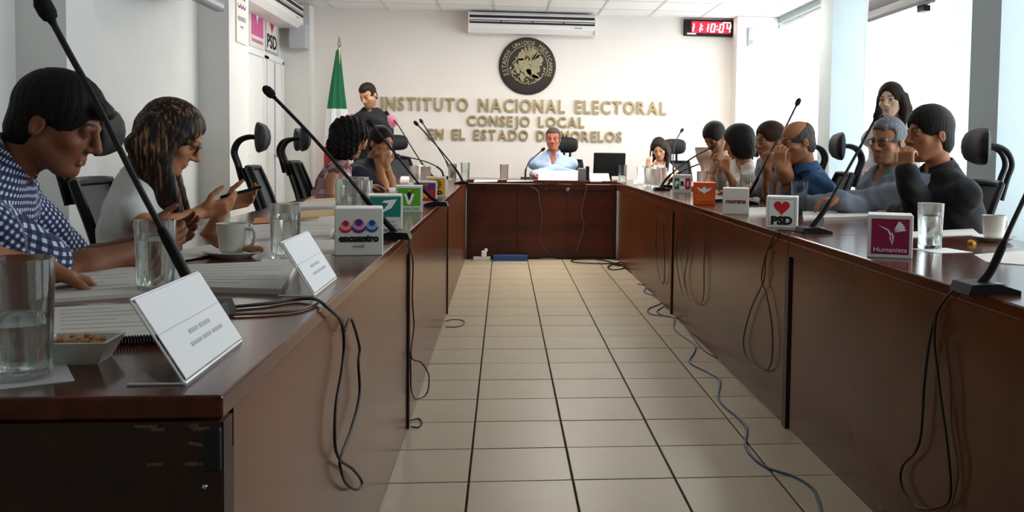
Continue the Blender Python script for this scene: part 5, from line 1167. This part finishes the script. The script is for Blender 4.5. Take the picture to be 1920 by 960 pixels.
person('man resting his face on his fist, partly hidden by the blue polo', yy(1444, 264, 6.15), (195, 8, 0), V3(1.92, 6.4, .57), 182,
       dict(w=V3(1.6, 6.5, T+.04), d=V3(-.8, .2, 0), n=DN, curl=.4), dict(w=yy(1438, 312, 6.0), d=V3(.0, .1, 1), n=V3(.7, .5, 0), curl=1.2, hint=V3(-.1, -.5, -.9)),
       'tan', dict(style='short', vol=.012, mat='hair_brown'), dict(nm='white_shirt', m_='cloth_grey', o=.014, sleeve='short'), vox=.006)
person('balding man in blue polo shirt leaning on both hands', yy(1494, 266, 5.35), (190, 14, 0), V3(1.88, 5.6, .57), 180,
       dict(w=yy(1476, 318, 5.32), d=V3(.04, .06, 1), n=V3(.6, -.5, 0), curl=.55, hint=V3(-.3, .6, -.8)), dict(w=yy(1462, 314, 5.15), d=V3(.06, .12, 1), n=V3(.5, .7, 0), curl=.5, hint=V3(-.3, -.3, -.9)),
       'tan', dict(style='bald', vol=.009, mat='hair_greydark'), dict(nm='blue_polo', m_='cloth_blue', o=.018, sleeve='short', loose=1.2, belly=.03), vox=.0052, build=1.1, extra=band(1, .035, 'gold', 'wristwatch', .02, .033))
person('grey-haired man with glasses and grey shirt, one hand on the table', yy(1664, 266, 4.85), (212, 6, -3), V3(2.06, 4.98, .57), 188,
       dict(w=V3(1.63, 5.1, T+.04), d=V3(-.8, .1, 0), n=DN, curl=.4), dict(w=yy(1572, 374, 4.75), d=V3(-1, .02, -.05), n=V3(0, 0, -1), curl=.55, hint=V3(.1, -.6, -.7)),
       'tan', dict(style='crop', vol=.012, mat='hair_grey', brow='3a3a3a', front=.02), dict(nm='grey_shirt', m_='cloth_grey', o=.018, sleeve='long', vee=.06, amp=.005), vox=.0048, stubble=.3, extra=glasses_on('black_plastic', .0022), build=1.05)
def suit_extra(c):
    P, O = c['P'], c['O']; m = MB()
    m.tube([tuple(P(.06, .03, .0)-O)]*1+[tuple(P(.08, .0, -.03)-O)], .002, 6)
person('man in dark suit turned left with hand at his chin, right of the grey-haired man', yy(1742, 254, 4.15), (186, 2, 4), V3(2.06, 4.2, .57), 184,
       dict(w=V3(1.92, 4.5, T+.03), d=V3(-.6, .5, 0), n=DN, curl=.4), dict(w=yy(1698, 322, 3.98), d=V3(.05, .12, 1), n=V3(.7, .6, 0), curl=.85, hint=V3(.1, -.35, -.95)),
       'tan', dict(style='short', vol=.017, mat='hair_black', front=-.01), [dict(nm='blue_shirt', m_='cloth_ltblue', o=.009, sleeve='long', hem=-.1), dict(nm='dark_suit', m_='cloth_black', o=.02, sleeve='long', vee=.3, neckcut=.018, hem=-.14, amp=.004)], vox=.0045, hs=1.03, build=1.0, extra=band(1, .0, 'red', 'bracelet', .014, .031))
person('young woman with long dark hair standing before the right window', yy(1670, 188, 6.35), (228, 6, 3), V3(2.72, 6.4, .92), 232,
       dict(w=V3(2.45, 6.35, .95), d=V3(-.4, -.3, -.7), n=V3(.6, -.2, 0), curl=.4, hint=V3(-.5, .6, -.3)), dict(w=V3(2.5, 6.12, 1.02), d=V3(-.6, .1, -.5), n=V3(0, .7, .2), curl=.5, hint=V3(.4, -.8, -.4)),
       'pale', dict(style='long', vol=.010, len=.27, mat='hair_dark', open=True, sides=(-1, 1)), dict(nm='pale_blouse', m_='cloth_palepink', o=.018, sleeve='long', collar=False, amp=.004, hem=-.14), male=False, vox=.0052, seated=False, pants='cloth_jeans')
# phones held in the hands of the first two on the left
def phone(label, p, d, up_):
    d = Vector(d).normalized(); u = Vector(up_).normalized(); w = d.cross(u).normalized(); u = w.cross(d); Rm = Matrix((w, d, u)).transposed()
    t = thing('mobile_phone', label, 'phone', p); MB().bevbox((0, 0, 0), (.072, .142, .009), .004, Rm).build('phone_body', 'black_plastic', t); MB().box(Rm @ Vector((0, 0, .0048)), (.066, .13, .0012), Rm).build('phone_screen', 'screen', t); MB().box(Rm @ Vector((0, .0705, 0)), (.07, .003, .0095), Rm).build('phone_rim', 'chrome', t)
phone('mobile phone with silver rim held by the woman with streaked hair', V3(-.93, 3.47, .945), (.9, .3, .25), (-.3, 0, 1))
p = yy(1221, 296, 9.93); o = MB().tube([(0, 0, -.07), (.006, 0, .07)], .006, 8).build('pen', 'white', None, True, p); tag(o, 'white pen held upright by the young woman at the head table', 'pen')
